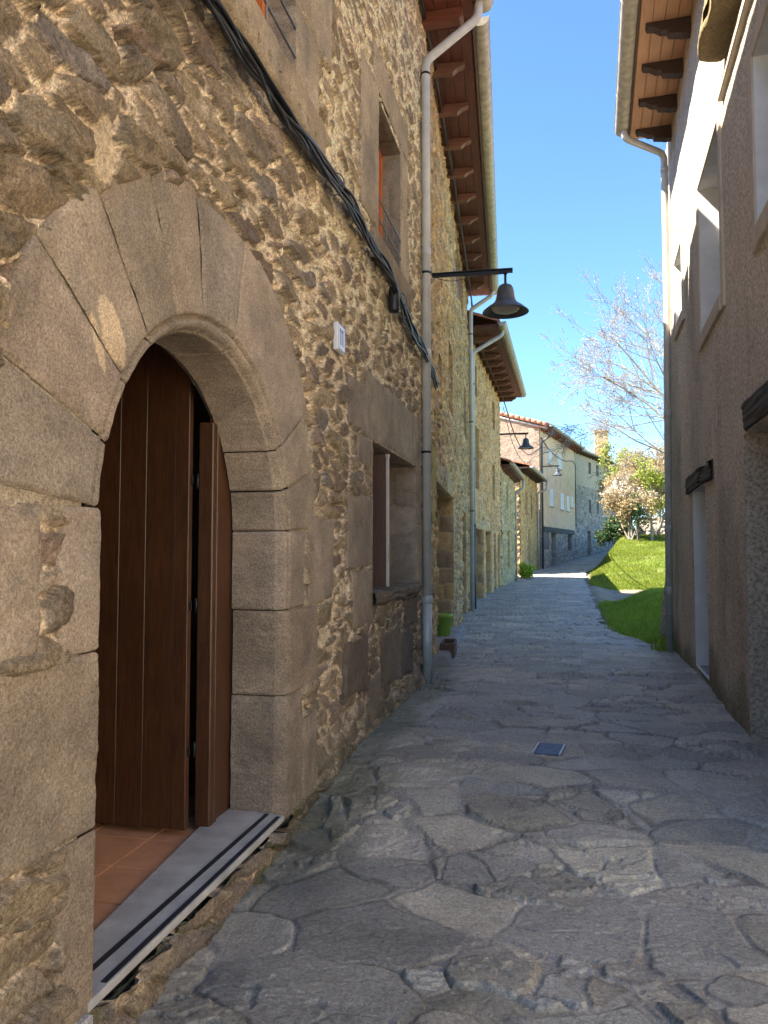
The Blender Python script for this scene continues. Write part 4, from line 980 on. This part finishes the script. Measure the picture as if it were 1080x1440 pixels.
endt = np.sqrt(np.clip(1-(np.abs((U-U.mean())/(U.max()-U.min())*2))**10, 0, 1))
sgn = lambda x, p: np.sign(x)*np.abs(x)**p
nn = .10+.15*sgn(np.cos(T), .5)*endt; zz_ = 6.14+.085*sgn(np.sin(T), .6)*endt
nz = fbm(U*3, T*1.5, 4, 931)*.035+.02*fbm(U*2, zz_*30, 3, 933)
g.grid(WR.T(U, zz_+nz*.6, nn+nz), np.array((.40, .31, .17))*(1+.3*fbm(U*4, T*2, 3, 935)[..., None])); g.build('stone_hood', 'rubble', HR)
g = Geo(); WR.box(g, yr(5.2), yr(7.55), -.01, .05, 5.78, 5.86, .01); g.build('render_band', 'surround', HR)
def rough_beam(a, b, z0, z1, n0, n1, name, seed):
    g = Geo(); U, T = np.meshgrid(np.linspace(a, b, 60), np.linspace(0, 1, 48), indexing='ij')
    pz = np.interp(T, [0, .02, .3, .7, .98, 1], [z1, z1, z1-.01, z0+.01, z0, z0]); pn = np.interp(T, [0, .25, .3, .7, .75, 1], [n0, n1-.02, n1, n1, n1-.02, n0])
    gr = fbm(U*2, pz*26, 4, seed); ck = ss(.25, .5, fbm(U*1.4, pz*14, 3, seed+4))
    g.grid(WR.T(U, pz+.018*fbm(U*2.5, T*0+seed, 3, seed+2), pn+(.02*gr-.035*ck)*(pn > 0)), np.array((.3, .3, .3))*np.ones(U.shape+(1,)))
    for u in (a, b):
        g.add([WR.T(u, z0, n0), WR.T(u, z1, n0), WR.T(u, z1, n1-.02), WR.T(u, z0, n1-.02)], [[0, 1, 2, 3]], smooth=False)
    return g.build(name, 'darkbeam', HR)
rough_beam(yr(8.6), yr(10.92), 2.315, 2.53, -.30, .045, 'lintel', 941)
rough_beam(yr(5.0)+.01, yr(6.72), 2.525, 2.76, -.35, .04, 'lintel', 947)
g = Geo(); U, T = np.meshgrid(np.linspace(yr(9.1), yr(10.45), 30), np.linspace(0, 1, 14), indexing='ij')
g.grid(WR.T(U, np.interp(T, [0, .5, .55, .95, 1], [.13, .125, -.01, -.02, -.15])+.01*fbm(U*4, T*3, 3, 951), np.interp(T, [0, .5, .55, .95, 1], [-.34, .0, .02, .12, .13])), (.40, .40, .40)); g.build('doorstep', 'hewn', HR)
eaves(WRa, 0, yr(12.5)+.7, 8.12, .60, HR, 'tansoffit', 'corbel', [], .2, .14)
for k, Y in enumerate(np.arange(12.25, 5.5, -.83)):
    u = yr(Y); g = Geo(); hw = .065
    prof = [(-.2, 0), (.52, 0), (.50, -.05), (.42, -.06), (.34, -.115), (.27, -.12), (.25, -.17), (.12, -.19), (.10, -.20), (-.2, -.20)]
    V = [WR.T(u+s*hw, 8.115+dz, n) for s in (-1, 1) for n, dz in prof]; kk = len(prof)
    g.add(V, [[i, (i+1) % kk, kk+(i+1) % kk, kk+i] for i in range(kk)], [[s*kk, s*kk+i, s*kk+i+1] for s in (0, 1) for i in range(1, kk-1)], smooth=False)
    g.build('corbel', 'corbel', HR)
gutter(WRa, 0, yr(12.3)+.7, .715, 8.20, .115, HR)
tile_roof(WRa, -.3, 8.4, .64, 8.24, 8, .34, HR, step=.09)
downpipe([WR.T(yr(12.15), 8.14, .69), WR.T(yr(12.15), 7.98, .69), WR.T(yr(12.55), 7.85, .08), WR.T(yr(12.6), 5.5, .075), WR.T(yr(12.62), 0.0, .13)], .052, HR, 'palepipe', collars=[WR.T(yr(12.55), 7.6, .08)])
g = Geo()
for z in (3.7, 1.9, .95): 
    c = WR.T(yr(12.61), z, .075+.055*(5.5-z)/5.5); g.tube([c-[0, 0, .06], c-[0, 0, .05], c+[0, 0, .05], c+[0, 0, .06]], [.053, .062, .062, .053], 14)
g.tube([WR.T(yr(12.61), 4.6, .085), WR.T(yr(12.62), -.02, .13)], .055, 14); g.build('downpipe', 'pipe', HR)
g = Geo(); WR.box(g, yr(8.25), yr(8.42), 0, .02, 2.78, 2.98, .006); tag(g.build('wall_plate', 'surround'), 'small blank cream plate fixed to the right roughcast wall', 'plate')

# ------------------------------------------------------------------ street lamps
def make_lamp():
    t = thing('street_lamp', (0, 0, 0), 'nearest bell shaped street lamp, on a long bracket against the open sky', 'street lamp', 'bell shaped street lamps on wall brackets')
    g = Geo()                                             # T-section bar: flange and web
    g.abox((0, -.03, .0), (1.10, .03, .012), .002); g.abox((0, -.007, -.05), (1.10, .007, -.0005), .002); g.abox((-.012, -.07, -.09), (0, .07, .05), .003)
    g.build('bracket', 'iron', t)
    g = Geo(); g.tube([(1.0, 0, -.05), (1.0, 0, -.24)], .018, 10); g.tube([(1.0, 0, -.045), (1.0, 0, -.06)], .03, 10); g.build('stem', 'iron', t)
    g = Geo()
    prof = [(.0, -.20), (.05, -.205), (.085, -.225), (.105, -.26), (.115, -.31), (.122, -.37), (.135, -.42), (.155, -.455), (.175, -.475), (.235, -.515), (.305, -.575), (.312, -.585), (.305, -.588), (.285, -.575), (.235, -.535), (.20, -.52)]
    g.lathe((1.0, 0, 0), prof, 40); hd = g.build('lamp_shade', 'lampmetal', t)
    g = Geo(); g.lathe((1.0, 0, 0), [(.20, -.519), (.19, -.545), (.15, -.575), (.08, -.592), (.0, -.597)], 36); adopt(g.build('diffuser', 'lampglass'), hd)
    g = Geo(); g.tube(cat_rom([(.0, .02, -.02), (.25, .02, -.10), (.55, .02, -.07), (.98, .01, -.05)], 8), .005, 6); g.build('lead', 'cable', t)
    return t
lamp = make_lamp(); lamp.location = (*W2.T(y2(10.3), 5.37, .02)[:2], 5.37)
lamp.rotation_euler = (0, 0, R(2))
def place_lamp(loc, rz, label):
    r = lamp.copy(); COL.objects.link(r); r.location = loc; r.rotation_euler = (0, 0, rz); r['label'] = label
    for ch in lamp.children:
        c = ch.copy(); COL.objects.link(c); c.parent = r; c.matrix_parent_inverse = ch.matrix_parent_inverse.copy()
        for gch in ch.children:
            d = gch.copy(); COL.objects.link(d); d.parent = c; d.matrix_parent_inverse = gch.matrix_parent_inverse.copy()
place_lamp(tuple(W3.T(y3(29.2), 6.02, .02)), R(-1), 'bell shaped dark street lamp hanging before the rough pale gable of the cream house')
place_lamp(tuple(W6.T(y6(47.2), 6.72, .02)), R(-8), 'bell shaped dark street lamp before the cream front with white shutters')

# ------------------------------------------------------------------ cables
def bundle(name, pts, n, spread, rad, label, seed, step=14, tie=None):
    g = Geo(); c = cat_rom(pts, step); k = len(c); rr = np.random.default_rng(seed); s = np.linspace(0, 1, k)
    for i in range(n):
        a = rr.uniform(0, 6.28); f = rr.uniform(.3, 1.6); amp = spread*rr.uniform(.35, 1)
        off = np.stack([.55*amp*np.cos(a+f*6.28*s)+.45*spread*vn(s*22, s*0+i, seed), amp*.2*np.sin(a+s*9), amp*np.sin(a+f*6.28*s)+.5*spread*vn(s*17+9, s*0+i, seed+1)], -1)
        off[:, 0] = np.abs(off[:, 0])
        g.tube(c+off, rad*rr.uniform(.6, 1.25), 7)
    o = g.build(name, 'cable'); tag(o, label, 'cables'); return o
X0 = -1.532
cb = bundle('cable_bundle', [(X0, .2, 4.02), (X0, 1.6, 4.04), (X0, 2.6, 4.05), (X0, 3.4, 4.07), (X0+.01, 4.1, 4.08), (X0, 4.75, 4.14), (X0+.02, 5.4, 4.17), (X0, 6.2, 4.16), (X0+.02, 6.9, 4.10), (X0, 7.6, 4.03), (X0, 8.4, 3.95), (X0, 9.2, 3.86), (-1.60, 10.2, 3.80)], 13, .055, .0105, 'thick bundle of black cables sagging across the near rubble wall above the arch', 61, 24)
for p in ((X0, 5.1, 4.15), (X0, 7.4, 4.05)):
    g = Geo(); c = np.array(p)+[.02, 0, 0]; th = np.linspace(0, 2*math.pi, 20)
    g.tube([c+[.068*math.cos(t), .003*math.sin(3*t), .08*math.sin(t)] for t in th], .0045, 6, caps=False); adopt(g.build('cable_tie', 'pipedark'), cb)
bundle('cable_bundle', [(-1.57, 7.0, 8.27), (-1.575, 8.6, 8.25), (-1.58, 9.7, 8.23), (-1.66, 11.5, 8.20), (-1.80, 14, 8.19), (-1.97, 17, 8.16), (-2.12, 19.4, 8.12), (-2.13, 20.2, 7.7), (-2.10, 21.5, 7.38), (-2.03, 26, 7.36), (-1.98, 29.5, 7.36)], 5, .04, .012, 'thin run of black cables tucked under the long timber eaves on the left', 67, 16)
g = Geo(); g.tube(cat_rom([(-1.98, 29.5, 7.36), (-1.75, 34, 6.55), (-1.45, 40, 6.55), (-.9, 47.1, 7.9)], 12), .025, 6); g.tube(cat_rom([(-2.0, 29.5, 7.1), (-1.85, 34, 6.2), (-1.5, 40, 6.1), (-.95, 47.1, 7.85)], 12), .014, 6)
tag(g.build('overhead_cable', 'cable'), 'dark overhead cable swooping from the tall yellowish house to the cream house', 'cable')
g = Geo(); g.tube(cat_rom([W6.T(.2, 8.45, .06), W6.T(3, 7.95, .05), W6.T(7, 7.8, .05), W6.T(W6.L-.2, 8.05, .05), W6.T(W6.L+.1, 6.5, .05), W6.T(W6.L+.1, 3.4, .06)], 12), .035, 6)
tag(g.build('wall_cable', 'cable'), 'dark cable pinned along the cream front below its eaves', 'cable')
g = Geo(); g.tube(cat_rom([(-1.56, 7.05, 4.18), (-1.50, 7.3, 4.02), (-1.53, 7.65, 3.93), (-1.57, 7.9, 4.1)], 8), .008, 6)
g.lathe((-1.52, 7.15, 3.86), [(0, .24), (.05, .235), (.055, .2), (.055, .03), (.045, 0), (0, -.005)], 16); tag(g.build('junction_box', 'cable'), 'small black junction canister hanging in the cables below the second upper window', 'junction box')
g = Geo(); g.tube(cat_rom([(-1.56, 2.40, 3.90), (-1.51, 2.42, 3.76), (-1.50, 2.46, 3.70), (-1.52, 2.51, 3.73), (-1.56, 2.53, 3.95)], 8), .009, 7); tag(g.build('cable_loop', 'cable'), 'short loose loop of black cable high on the rubble above the arch', 'cable')

# ------------------------------------------------------------------ house number plate
pl = thing('house_number', (-1.57, 5.42, 3.13), 'white glazed number plate 11 on the rubble wall beside the arch', 'number plate')
g = Geo(); g.abox((-1.59, 5.325, 3.03), (-1.548, 5.515, 3.235), .006); g.build('tile_body', 'tile', pl)
g = Geo()
for a, b, c, d in ((5.333, 5.507, 3.036, 3.042), (5.333, 5.507, 3.223, 3.229), (5.331, 5.337, 3.036, 3.229), (5.503, 5.509, 3.036, 3.229)): g.abox((-1.549, a, c), (-1.5465, b, d), .0005)
for yc in (5.392, 5.445):
    g.abox((-1.549, yc-.010, 3.075), (-1.5462, yc+.010, 3.195), .0005); g.box((-1.5475, yc-.016, 3.184), [[1, 0, 0], [0, .72, .69], [0, -.69, .72]], (.0012, .015, .007), .0004)
g.build('numerals', 'blue', pl)

# ------------------------------------------------------------------ small things on the street
gr = thing('drain_grate', (-.085, 6.13, .03), 'small blue grey drain grate sunk in the paving', 'drain grate')
rot = np.array([[.98, -.12, 0], [.12, .98, 0], [0, 0, 1.]])
def gb(c, h, b=.003): 
    g.box(np.array((-.085, 6.13, .034))+np.array(c)@rot, rot, h, b)
g = Geo()
for y in np.linspace(-.15, .15, 9): gb((0, y, .0), (.092, .010, .008))
for x in (-.06, 0, .06): gb((x, 0, -.004), (.006, .155, .006))
g.build('bars', 'grate', gr); g = Geo()
for x in (-.10, .10): gb((x, 0, .003), (.007, .165, .009))
g.build('rail', 'steel', gr); g = Geo(); gb((0, 0, -.03), (.12, .18, .012)); g.build('pit', 'plaster', gr)
def pot(loc, r, h, mat, label, plant=None):
    t = thing('plant_pot', loc, label, 'plant pot'); g = Geo()
    g.lathe(loc, [(0, 0), (r*.68, 0), (r*.72, .01), (r*.93, h*.82), (r*1.04, h*.83), (r*1.06, h), (r*.97, h), (r*.9, h*.86), (0, h*.86)], 24); g.build('pot', mat, t)
    g = Geo(); g.lathe((loc[0], loc[1], loc[2]+h*.87), [(0, .01), (r*.88, 0)], 16); g.build('soil', 'soil', t); return t
pp = W2.T(y2(12.9), .15, -.05); pot(tuple(pp), .15, .36, 'green', 'lime green plastic plant pot standing on the stone step')
pp = W2.T(y2(11.3), .0, .30)
bt = thing('planter', tuple(pp), 'low brown clay planter on the ground by the near grey downpipe', 'planter'); g = Geo()
for k, (du, dn) in enumerate(((-.3, 0), (.3, 0))): W2.box(g, y2(11.3)+du-.02, y2(11.3)+du+.02, .06, .24, .02, .24, .006)
for dn in (.06, .24): W2.box(g, y2(11.3)-.281, y2(11.3)+.281, dn-.015, dn+.015, .02, .235, .006)
g.build('trough', 'clay', bt); g = Geo(); W2.box(g, y2(11.3)-.28, y2(11.3)+.28, .075, .225, .03, .2, .01); g.build('soil', 'soil', bt)
g = Geo(); U, T = np.meshgrid(np.linspace(0, 1, 24), np.linspace(-1, 1, 7), indexing='ij')
P = W2.T(y2(10.02)+T*.07*np.sin(np.pi*np.clip(U, .05, .97))**.6+.02*np.sin(U*9), 2.95-1.0*U, .05+.03*np.cos(T*2)+.02*np.sin(U*7)); g.grid(P); g.grid(P+np.array((-.006, 0, 0)))
tag(g.build('hanging_cloth', 'yellow'), 'narrow faded yellow strip hanging beside the near downpipe', 'cloth')

# ------------------------------------------------------------------ grass
def blades(name, n, xr, yr_, mask, h, wd, cols, seed, kind='stuff', parent=None, base=None):
    r = np.random.default_rng(seed); X = r.uniform(*xr, n); Y = r.uniform(*yr_, n)
    k = r.uniform(0, 1, n) < mask(X, Y); X = X[k]; Y = Y[k]; n = len(X)
    Z = (base(X, Y) if base else terrain(X, Y))-.01
    hh = h*r.uniform(.45, 1.25, n)*(1+.5*fbm(X*1.1, Y*1.1, 2, seed)); a = r.uniform(0, 6.28, n); b = r.uniform(0, 6.28, n); ln = r.uniform(.1, .7, n)*hh
    ww = wd*r.uniform(.6, 1.3, n)
    p = np.stack([X, Y, Z], -1); dx = np.stack([np.cos(a)*ww, np.sin(a)*ww, 0*a], -1); up = np.stack([np.cos(b)*ln, np.sin(b)*ln, hh], -1)
    mid = p+up*np.array((.4, .4, .6))
    V = np.stack([p-dx, p+dx, mid+dx*.75, mid-dx*.75, p+up], 1).reshape(-1, 3); i = np.arange(n)[:, None]*5
    ci = (h2(np.floor(X*97), np.floor(Y*89), seed)*len(cols)).astype(int); c = np.array(cols)[ci]*(1+.25*fbm(X*.7, Y*.7, 3, seed+3)[:, None])
    g = Geo(); g.add(V, i+np.array([0, 1, 2, 3]), i+np.array([3, 2, 4]), np.repeat(c, 5, 0), smooth=False)
    return g.build(name, 'leaf', parent, kind=kind)
GREENS = [(.18, .26, .02), (.22, .29, .025), (.14, .21, .018), (.26, .31, .04), (.31, .31, .09)]
SHG = [(0.338, 0.525, 0.06), (0.405, 0.575, 0.084), (0.257, 0.413, 0.054), (0.486, 0.575, 0.132)]
blades('grass', 230000, (.9, 13), (31.8, 50), lambda X, Y: greenness(X, Y)*np.clip(1.5-(Y-32)/26, .35, 1)*(Y > 30)*np.clip(.75+1.2*fbm(X*.9, Y*.9, 4, 413), .12, 1), .10, .010, GREENS, 71)
blades('verge_grass', 70000, (.9, 3.0), (12.9, 23.5), lambda X, Y: greenness(X, Y)*(Y < 25)*np.where(X < XR(Y)+.3, .5, 1), .13, .006, SHG, 73)
blades('joint_grass', 5000, (-2.2, 1.2), (12, 30), lambda X, Y: (fbm(X*2.2, Y*2.2, 3, 75) > .42)*.8*(X > XL(Y)+.3)*(X < XR(Y)), .035, .004, SHG, 77, base=lambda X, Y: terrain(X, Y)+.02)
def weeds(name, c, r, h, n, label, seed, cols, wd=.008):
    o = blades(name, n, (c[0]-r, c[0]+r), (c[1]-r, c[1]+r), lambda X, Y: np.clip(1.1-np.hypot(X-c[0], Y-c[1])/r, 0, 1), h, wd, cols, seed, kind=None, base=lambda X, Y: 0*X+c[2])
    tag(o, label, 'weeds'); return o
weeds('weed_tuft', (1.62, 12.75, 0), .22, .22, 500, 'dark green weed tuft at the foot of the right downpipe', 79, SHG)

# ------------------------------------------------------------------ trees and shrubs
def leaf_cloud(g, pts, size, cols, seed, asp=.6, jit=.35):
    """one small folded leaf or petal per point"""
    r = np.random.default_rng(seed); n = len(pts)
    a = r.normal(size=(n, 3)); a /= np.linalg.norm(a, axis=1)[:, None]; b = r.normal(size=(n, 3)); b -= a*(a*b).sum(1)[:, None]; b /= np.linalg.norm(b, axis=1)[:, None]
    s = size*r.uniform(1-jit, 1+jit, n)[:, None]; nn = np.cross(a, b)*s*.25
    V = np.stack([pts-a*s, pts+b*s*asp+nn, pts+a*s, pts-b*s*asp+nn], 1).reshape(-1, 3); i = np.arange(n)[:, None]*4
    c = np.array(cols)[r.integers(0, len(cols), n)]*r.uniform(.75, 1.2, n)[:, None]
    g.add(V, i+np.array([0, 1, 2, 3]), None, np.repeat(c, 4, 0), smooth=False)
def grow(p, d, L, rad, lev, maxlev, out, rr, kids=(4, 6), bend=.35, up=.05, ratio=.62, spread=.9, tip=.35):
    n = 7 if lev < 2 else 5; pts = [np.array(p, float)]; d = np.array(d, float); d /= np.linalg.norm(d)
    for i in range(n):
        d = d+rr.normal(size=3)*bend/n*1.6+np.array((0, 0, up)); d /= np.linalg.norm(d); pts.append(pts[-1]+d*L/n)
    rads = np.linspace(rad, rad*tip, n+1); out.append((np.array(pts), rads, lev))
    if lev >= maxlev: return
    k = rr.integers(kids[0], kids[1]+1)
    for j in range(k):
        t = rr.uniform(.3 if lev else .38, 1.0); i = min(int(t*n), n-1); q = pts[i]+(pts[i+1]-pts[i])*(t*n-i)
        dd = (pts[i+1]-pts[i]); dd /= np.linalg.norm(dd); v = rr.normal(size=3); v -= dd*(v@dd); v /= np.linalg.norm(v)
        ang = spread*rr.uniform(.6, 1.2); grow(q, dd*math.cos(ang)+v*math.sin(ang), L*ratio*rr.uniform(.7, 1.15)*(1.15-.4*t), max(rads[i]*.55, .004), lev+1, maxlev, out, rr, kids, bend, up, ratio, spread, tip)
def tree(name, loc, label, trunk_L, rad, seed, maxlev=4, kids=(4, 6), bend=.35, up=.05, ratio=.62, spread=.9, lean=(0, 0), cat='tree', bark='bark', minr=.004, leaves=(), boughs=None, fork=-.1):
    t = thing(name, loc, label, cat); rr = np.random.default_rng(seed); out = []
    for (dx, dy, L, r) in (boughs or [(lean[0], lean[1], trunk_L, rad)]): grow(np.array(loc)+[dx*.1, dy*.1, fork], (dx, dy, 1), L, r, 0, maxlev, out, rr, kids, bend, up, ratio, spread)
    g = Geo(); gb_ = Geo()
    for pts, rads, lev in out:
        (g if lev == 0 else gb_).tube(pts, np.maximum(rads, minr), 8 if lev == 0 else (5 if lev < 3 else 3), caps=False)
    if fork > 0: g.tube([np.array(loc)+[0, 0, -.2], np.array(loc)+[.05, 0, fork*.5], np.array(loc)+[0, 0, fork+.25]], [rad*1.25, rad, rad*.8], 12)
    g.build('trunk', bark, t); cr = gb_.build('branches', bark, t)
    for (nm, mat, cols, size, per, levs, sd, fuzz, dens) in leaves:
        P = []
        for pts, rads, lev in out:
            if lev in levs:
                k = max(1, int(per*np.linalg.norm(pts[-1]-pts[0])/.5)); u = rr.uniform(0, len(pts)-1.001, k); i = u.astype(int)
                q = pts[i]+(pts[i+1]-pts[i])*(u-i)[:, None]+rr.normal(size=(k, 3))*fuzz; P.append(q)
        P = np.concatenate(P)
        if dens is not None: P = P[rr.uniform(0, 1, len(P)) < dens(P)]
        g = Geo(); leaf_cloud(g, P, size, cols, sd); g.build(nm, mat, t)
    return t
tree('blossom_tree', (5.3, 22.5, -.1), 'tall bare branched tree just breaking into white blossom behind the right house', 4.2, .20, 5, 3, (6, 9), .35, .012, .46, .75, bark='palebark', minr=.0045, fork=3.0,
     boughs=[(-.95, .1, 5.4, 0.046), (-.75, -.2, 5.8, 0.050), (-.55, .2, 6.6, 0.056), (-1.25, .1, 4.9, 0.037), (-.05, .3, 7.0, 0.062), (.5, .2, 6.0, 0.056), (-1.0, -.4, 5.2, 0.037), (-1.6, .2, 4.6, 0.034), (-.7, .4, 5.6, 0.043)],
     leaves=[('blossom', 'petal', [(.72, .72, .66), (.66, .66, .58), (.76, .76, .72), (.50, .46, .34)], .018, 3.2, (2, 3), 81, .03, None)])
BUFF = [(.48, .38, .20), (.42, .31, .16), (.52, .42, .24), (.36, .25, .13), (.46, .40, .19)]
WHT = [(.78, .74, .66), (.72, .66, .56), (.80, .77, .70), (.66, .56, .40)]
YG = [(.36, .42, .06), (.30, .38, .05), (.42, .45, .10), (.24, .32, .04)]
DKG = [(.05, .12, .045), (.035, .09, .03), (.07, .15, .06), (.10, .18, .09)]
tree('flowering_shrub', (3.95, 45.0, 2.2), 'many stemmed shrub with white blossom above rusty lower leaves at the lawn edge', 2.2, .09, 21, 3, (5, 7), .4, .03, .46, .8, cat='shrub', bark='palebark', minr=.008,
     boughs=[(-.15, -.1, 2.9, .06), (.2, .1, 3.0, .07), (-.05, .3, 3.2, .08), (-.35, 0, 2.4, .05), (.35, -.2, 2.6, .05)],
     leaves=[('blossom', 'petal', WHT, .06, 6, (2, 3), 83, .12, lambda P: ss(4.2, 5.0, P[:, 2])*.8), ('leaves', 'leaf', BUFF, .07, 9, (1, 2, 3), 85, .16, lambda P: 1-ss(4.4, 5.4, P[:, 2]))])
tree('buff_tree', (5.6, 47.5, 2.4), 'bushy tree in buff new leaf filling the gap beside the right house', 3.0, .12, 31, 4, (5, 7), .45, .04, .68, .85, bark='palebark', minr=.007,
     boughs=[(-.25, 0, 3.4, .12), (.35, .1, 3.6, .11), (.05, -.35, 3.2, .10)],
     leaves=[('leaves', 'leaf', BUFF+[(.58, .48, .30)], .06, 6, (3, 4), 87, .12, None)])
tree('buff_tree', (8.0, 49, 2.5), 'second buff leaved tree farther right, half hidden by the right downpipe', 3.4, .13, 37, 4, (5, 7), .45, .04, .68, .85, bark='palebark', minr=.007,
     boughs=[(-.3, 0, 3.6, .12), (.3, .1, 3.4, .11)],
     leaves=[('leaves', 'leaf', BUFF+[(.58, .48, .30)], .07, 6, (3, 4), 89, .14, None)])
tree('thin_tree', (5.05, 44.6, 2.25), 'slender pale stemmed young tree with yellow green leaves standing on the lawn', 3.2, .075, 43, 3, (6, 8), .3, .06, .5, .8, bark='palebark', minr=.007,
     leaves=[('leaves', 'leaf', YG, .075, 8, (2, 3), 91, .12, None)])
tree('ivy_tree', (4.9, 56.0, 2.6), 'yellow green leafy tree rising behind the white blossomed shrub', 4.2, .14, 47, 2, (8, 10), .3, .05, .30, .8, minr=.01,
     boughs=[(-.12, 0, 5.6, .14), (.12, .2, 5.4, .12), (-.2, -.1, 5.2, .10)],
     leaves=[('leaves', 'leaf', YG, .10, 22, (1, 2), 93, .22, None)])
tree('holly_bush', (4.3, 44.3, 2.15), 'dark glossy evergreen bush between the flowering shrub and the young tree', 1.9, .06, 53, 2, (6, 8), .3, .05, .28, .8, cat='bush', minr=.008,
     boughs=[(-.08, 0, 2.4, .05), (.1, .1, 2.2, .04)],
     leaves=[('leaves', 'leaf', DKG, .06, 22, (1, 2), 95, .10, None)])
tree('green_bush', (-1.55, 37.1, .28), 'bright green leafy bush lit by sun in the gap between the low houses', .75, .03, 57, 3, (6, 8), .5, .03, .7, .9, cat='bush', minr=.006,
     boughs=[(-.2, 0, .45, .02), (.35, .1, .5, .02), (.1, -.4, .4, .02)],
     leaves=[('leaves', 'leaf', [(.32, .50, .04), (.26, .42, .03), (.40, .55, .07)], .055, 12, (1, 2, 3), 97, .06, None)])
tree('dark_bush', (3.3, 47.2, 1.9), 'low dark bush under the rusty leaves beside the far dark door', 1.0, .04, 59, 3, (6, 8), .5, .03, .7, .9, cat='bush', minr=.006,
     boughs=[(-.4, 0, 1.0, .04), (.4, .1, 1.0, .03), (0, .3, 1.1, .03)],
     leaves=[('leaves', 'leaf', DKG+[(.12, .08, .05)], .08, 14, (1, 2, 3), 99, .12, None)])
WL = Wall((4.9, 52.0), (10.5, 50.2), 1); g = Geo()
us = np.linspace(0, WL.L, 110); vs = np.linspace(2.0, 3.75, 40)
P, C, keep = wall_sheet(WL, us, vs, [], mk_rubble(870, .42, .22, [(.52, .46, .38), (.46, .40, .34), (.56, .50, .42)], (.36, .32, .27), 1.6)); g.grid(P, C)
top = np.array([[WL.T(u, 3.75+.03*vn(u*3, 0.0, 5), n) for n in (0.02, -.2, -.42)] for u in us]); g.grid(top, (.5, .45, .38))
g.grid(np.array([[WL.T(0, 2.0, -.42), WL.T(0, 3.75, -.42)], [WL.T(WL.L, 2.0, -.42), WL.T(WL.L, 3.75, -.42)]]), (.45, .4, .33)); g.grid(np.array([[WL.T(0, 2, 0), WL.T(0, 3.75, 0)], [WL.T(0, 2, -.42), WL.T(0, 3.75, -.42)]]), (.45, .4, .33))
tag(g.build('garden_wall', 'rubble'), 'low pale dry stone wall behind the young trees on the lawn', 'wall')

# ------------------------------------------------------------------ unseen house added behind the viewpoint to bounce sunlight into the lane
HB = thing('rendered_house', (9.0, -3.0, 0), 'unseen pale house added across the square to bounce sunlight onto the near wall', 'house')
WB = Wall((8.9, -12.0), (9.1, 3.6), -1)
SB = [(a, a+1.1, c, c+1.5) for a in (1.5, 4.6, 7.7, 10.8, 13.4) for c in (1.0, 3.9, 6.6)]
plain_sheet(WB, 'wall', HB, 'bounce_render', 0, WB.L, -.2, 9.0, 0, SB)
for h in SB: upper_window(WB, h, .18, HB, 'brownwood')
g = Geo(); bk = [WB.T(u, z, n) for u, z, n in ((0, -.2, 0), (0, 9, 0), (0, 9, -7), (0, -.2, -7), (WB.L, -.2, -7), (WB.L, 9, -7), (WB.L, 9, 0), (WB.L, -.2, 0), (0, 10.3, -3.5), (WB.L, 10.3, -3.5))]
g.add(bk, [[0, 1, 2, 3], [3, 2, 5, 4], [4, 5, 6, 7]], [[1, 8, 2], [5, 9, 6]], smooth=False); g.build('back_wall', 'bounce_render', HB)
roofed(WB, HB, 8.95, .45, 7, .36, 'brownwood', 'brownwood', list(np.arange(.5, 15.5, .9)), step=.12)
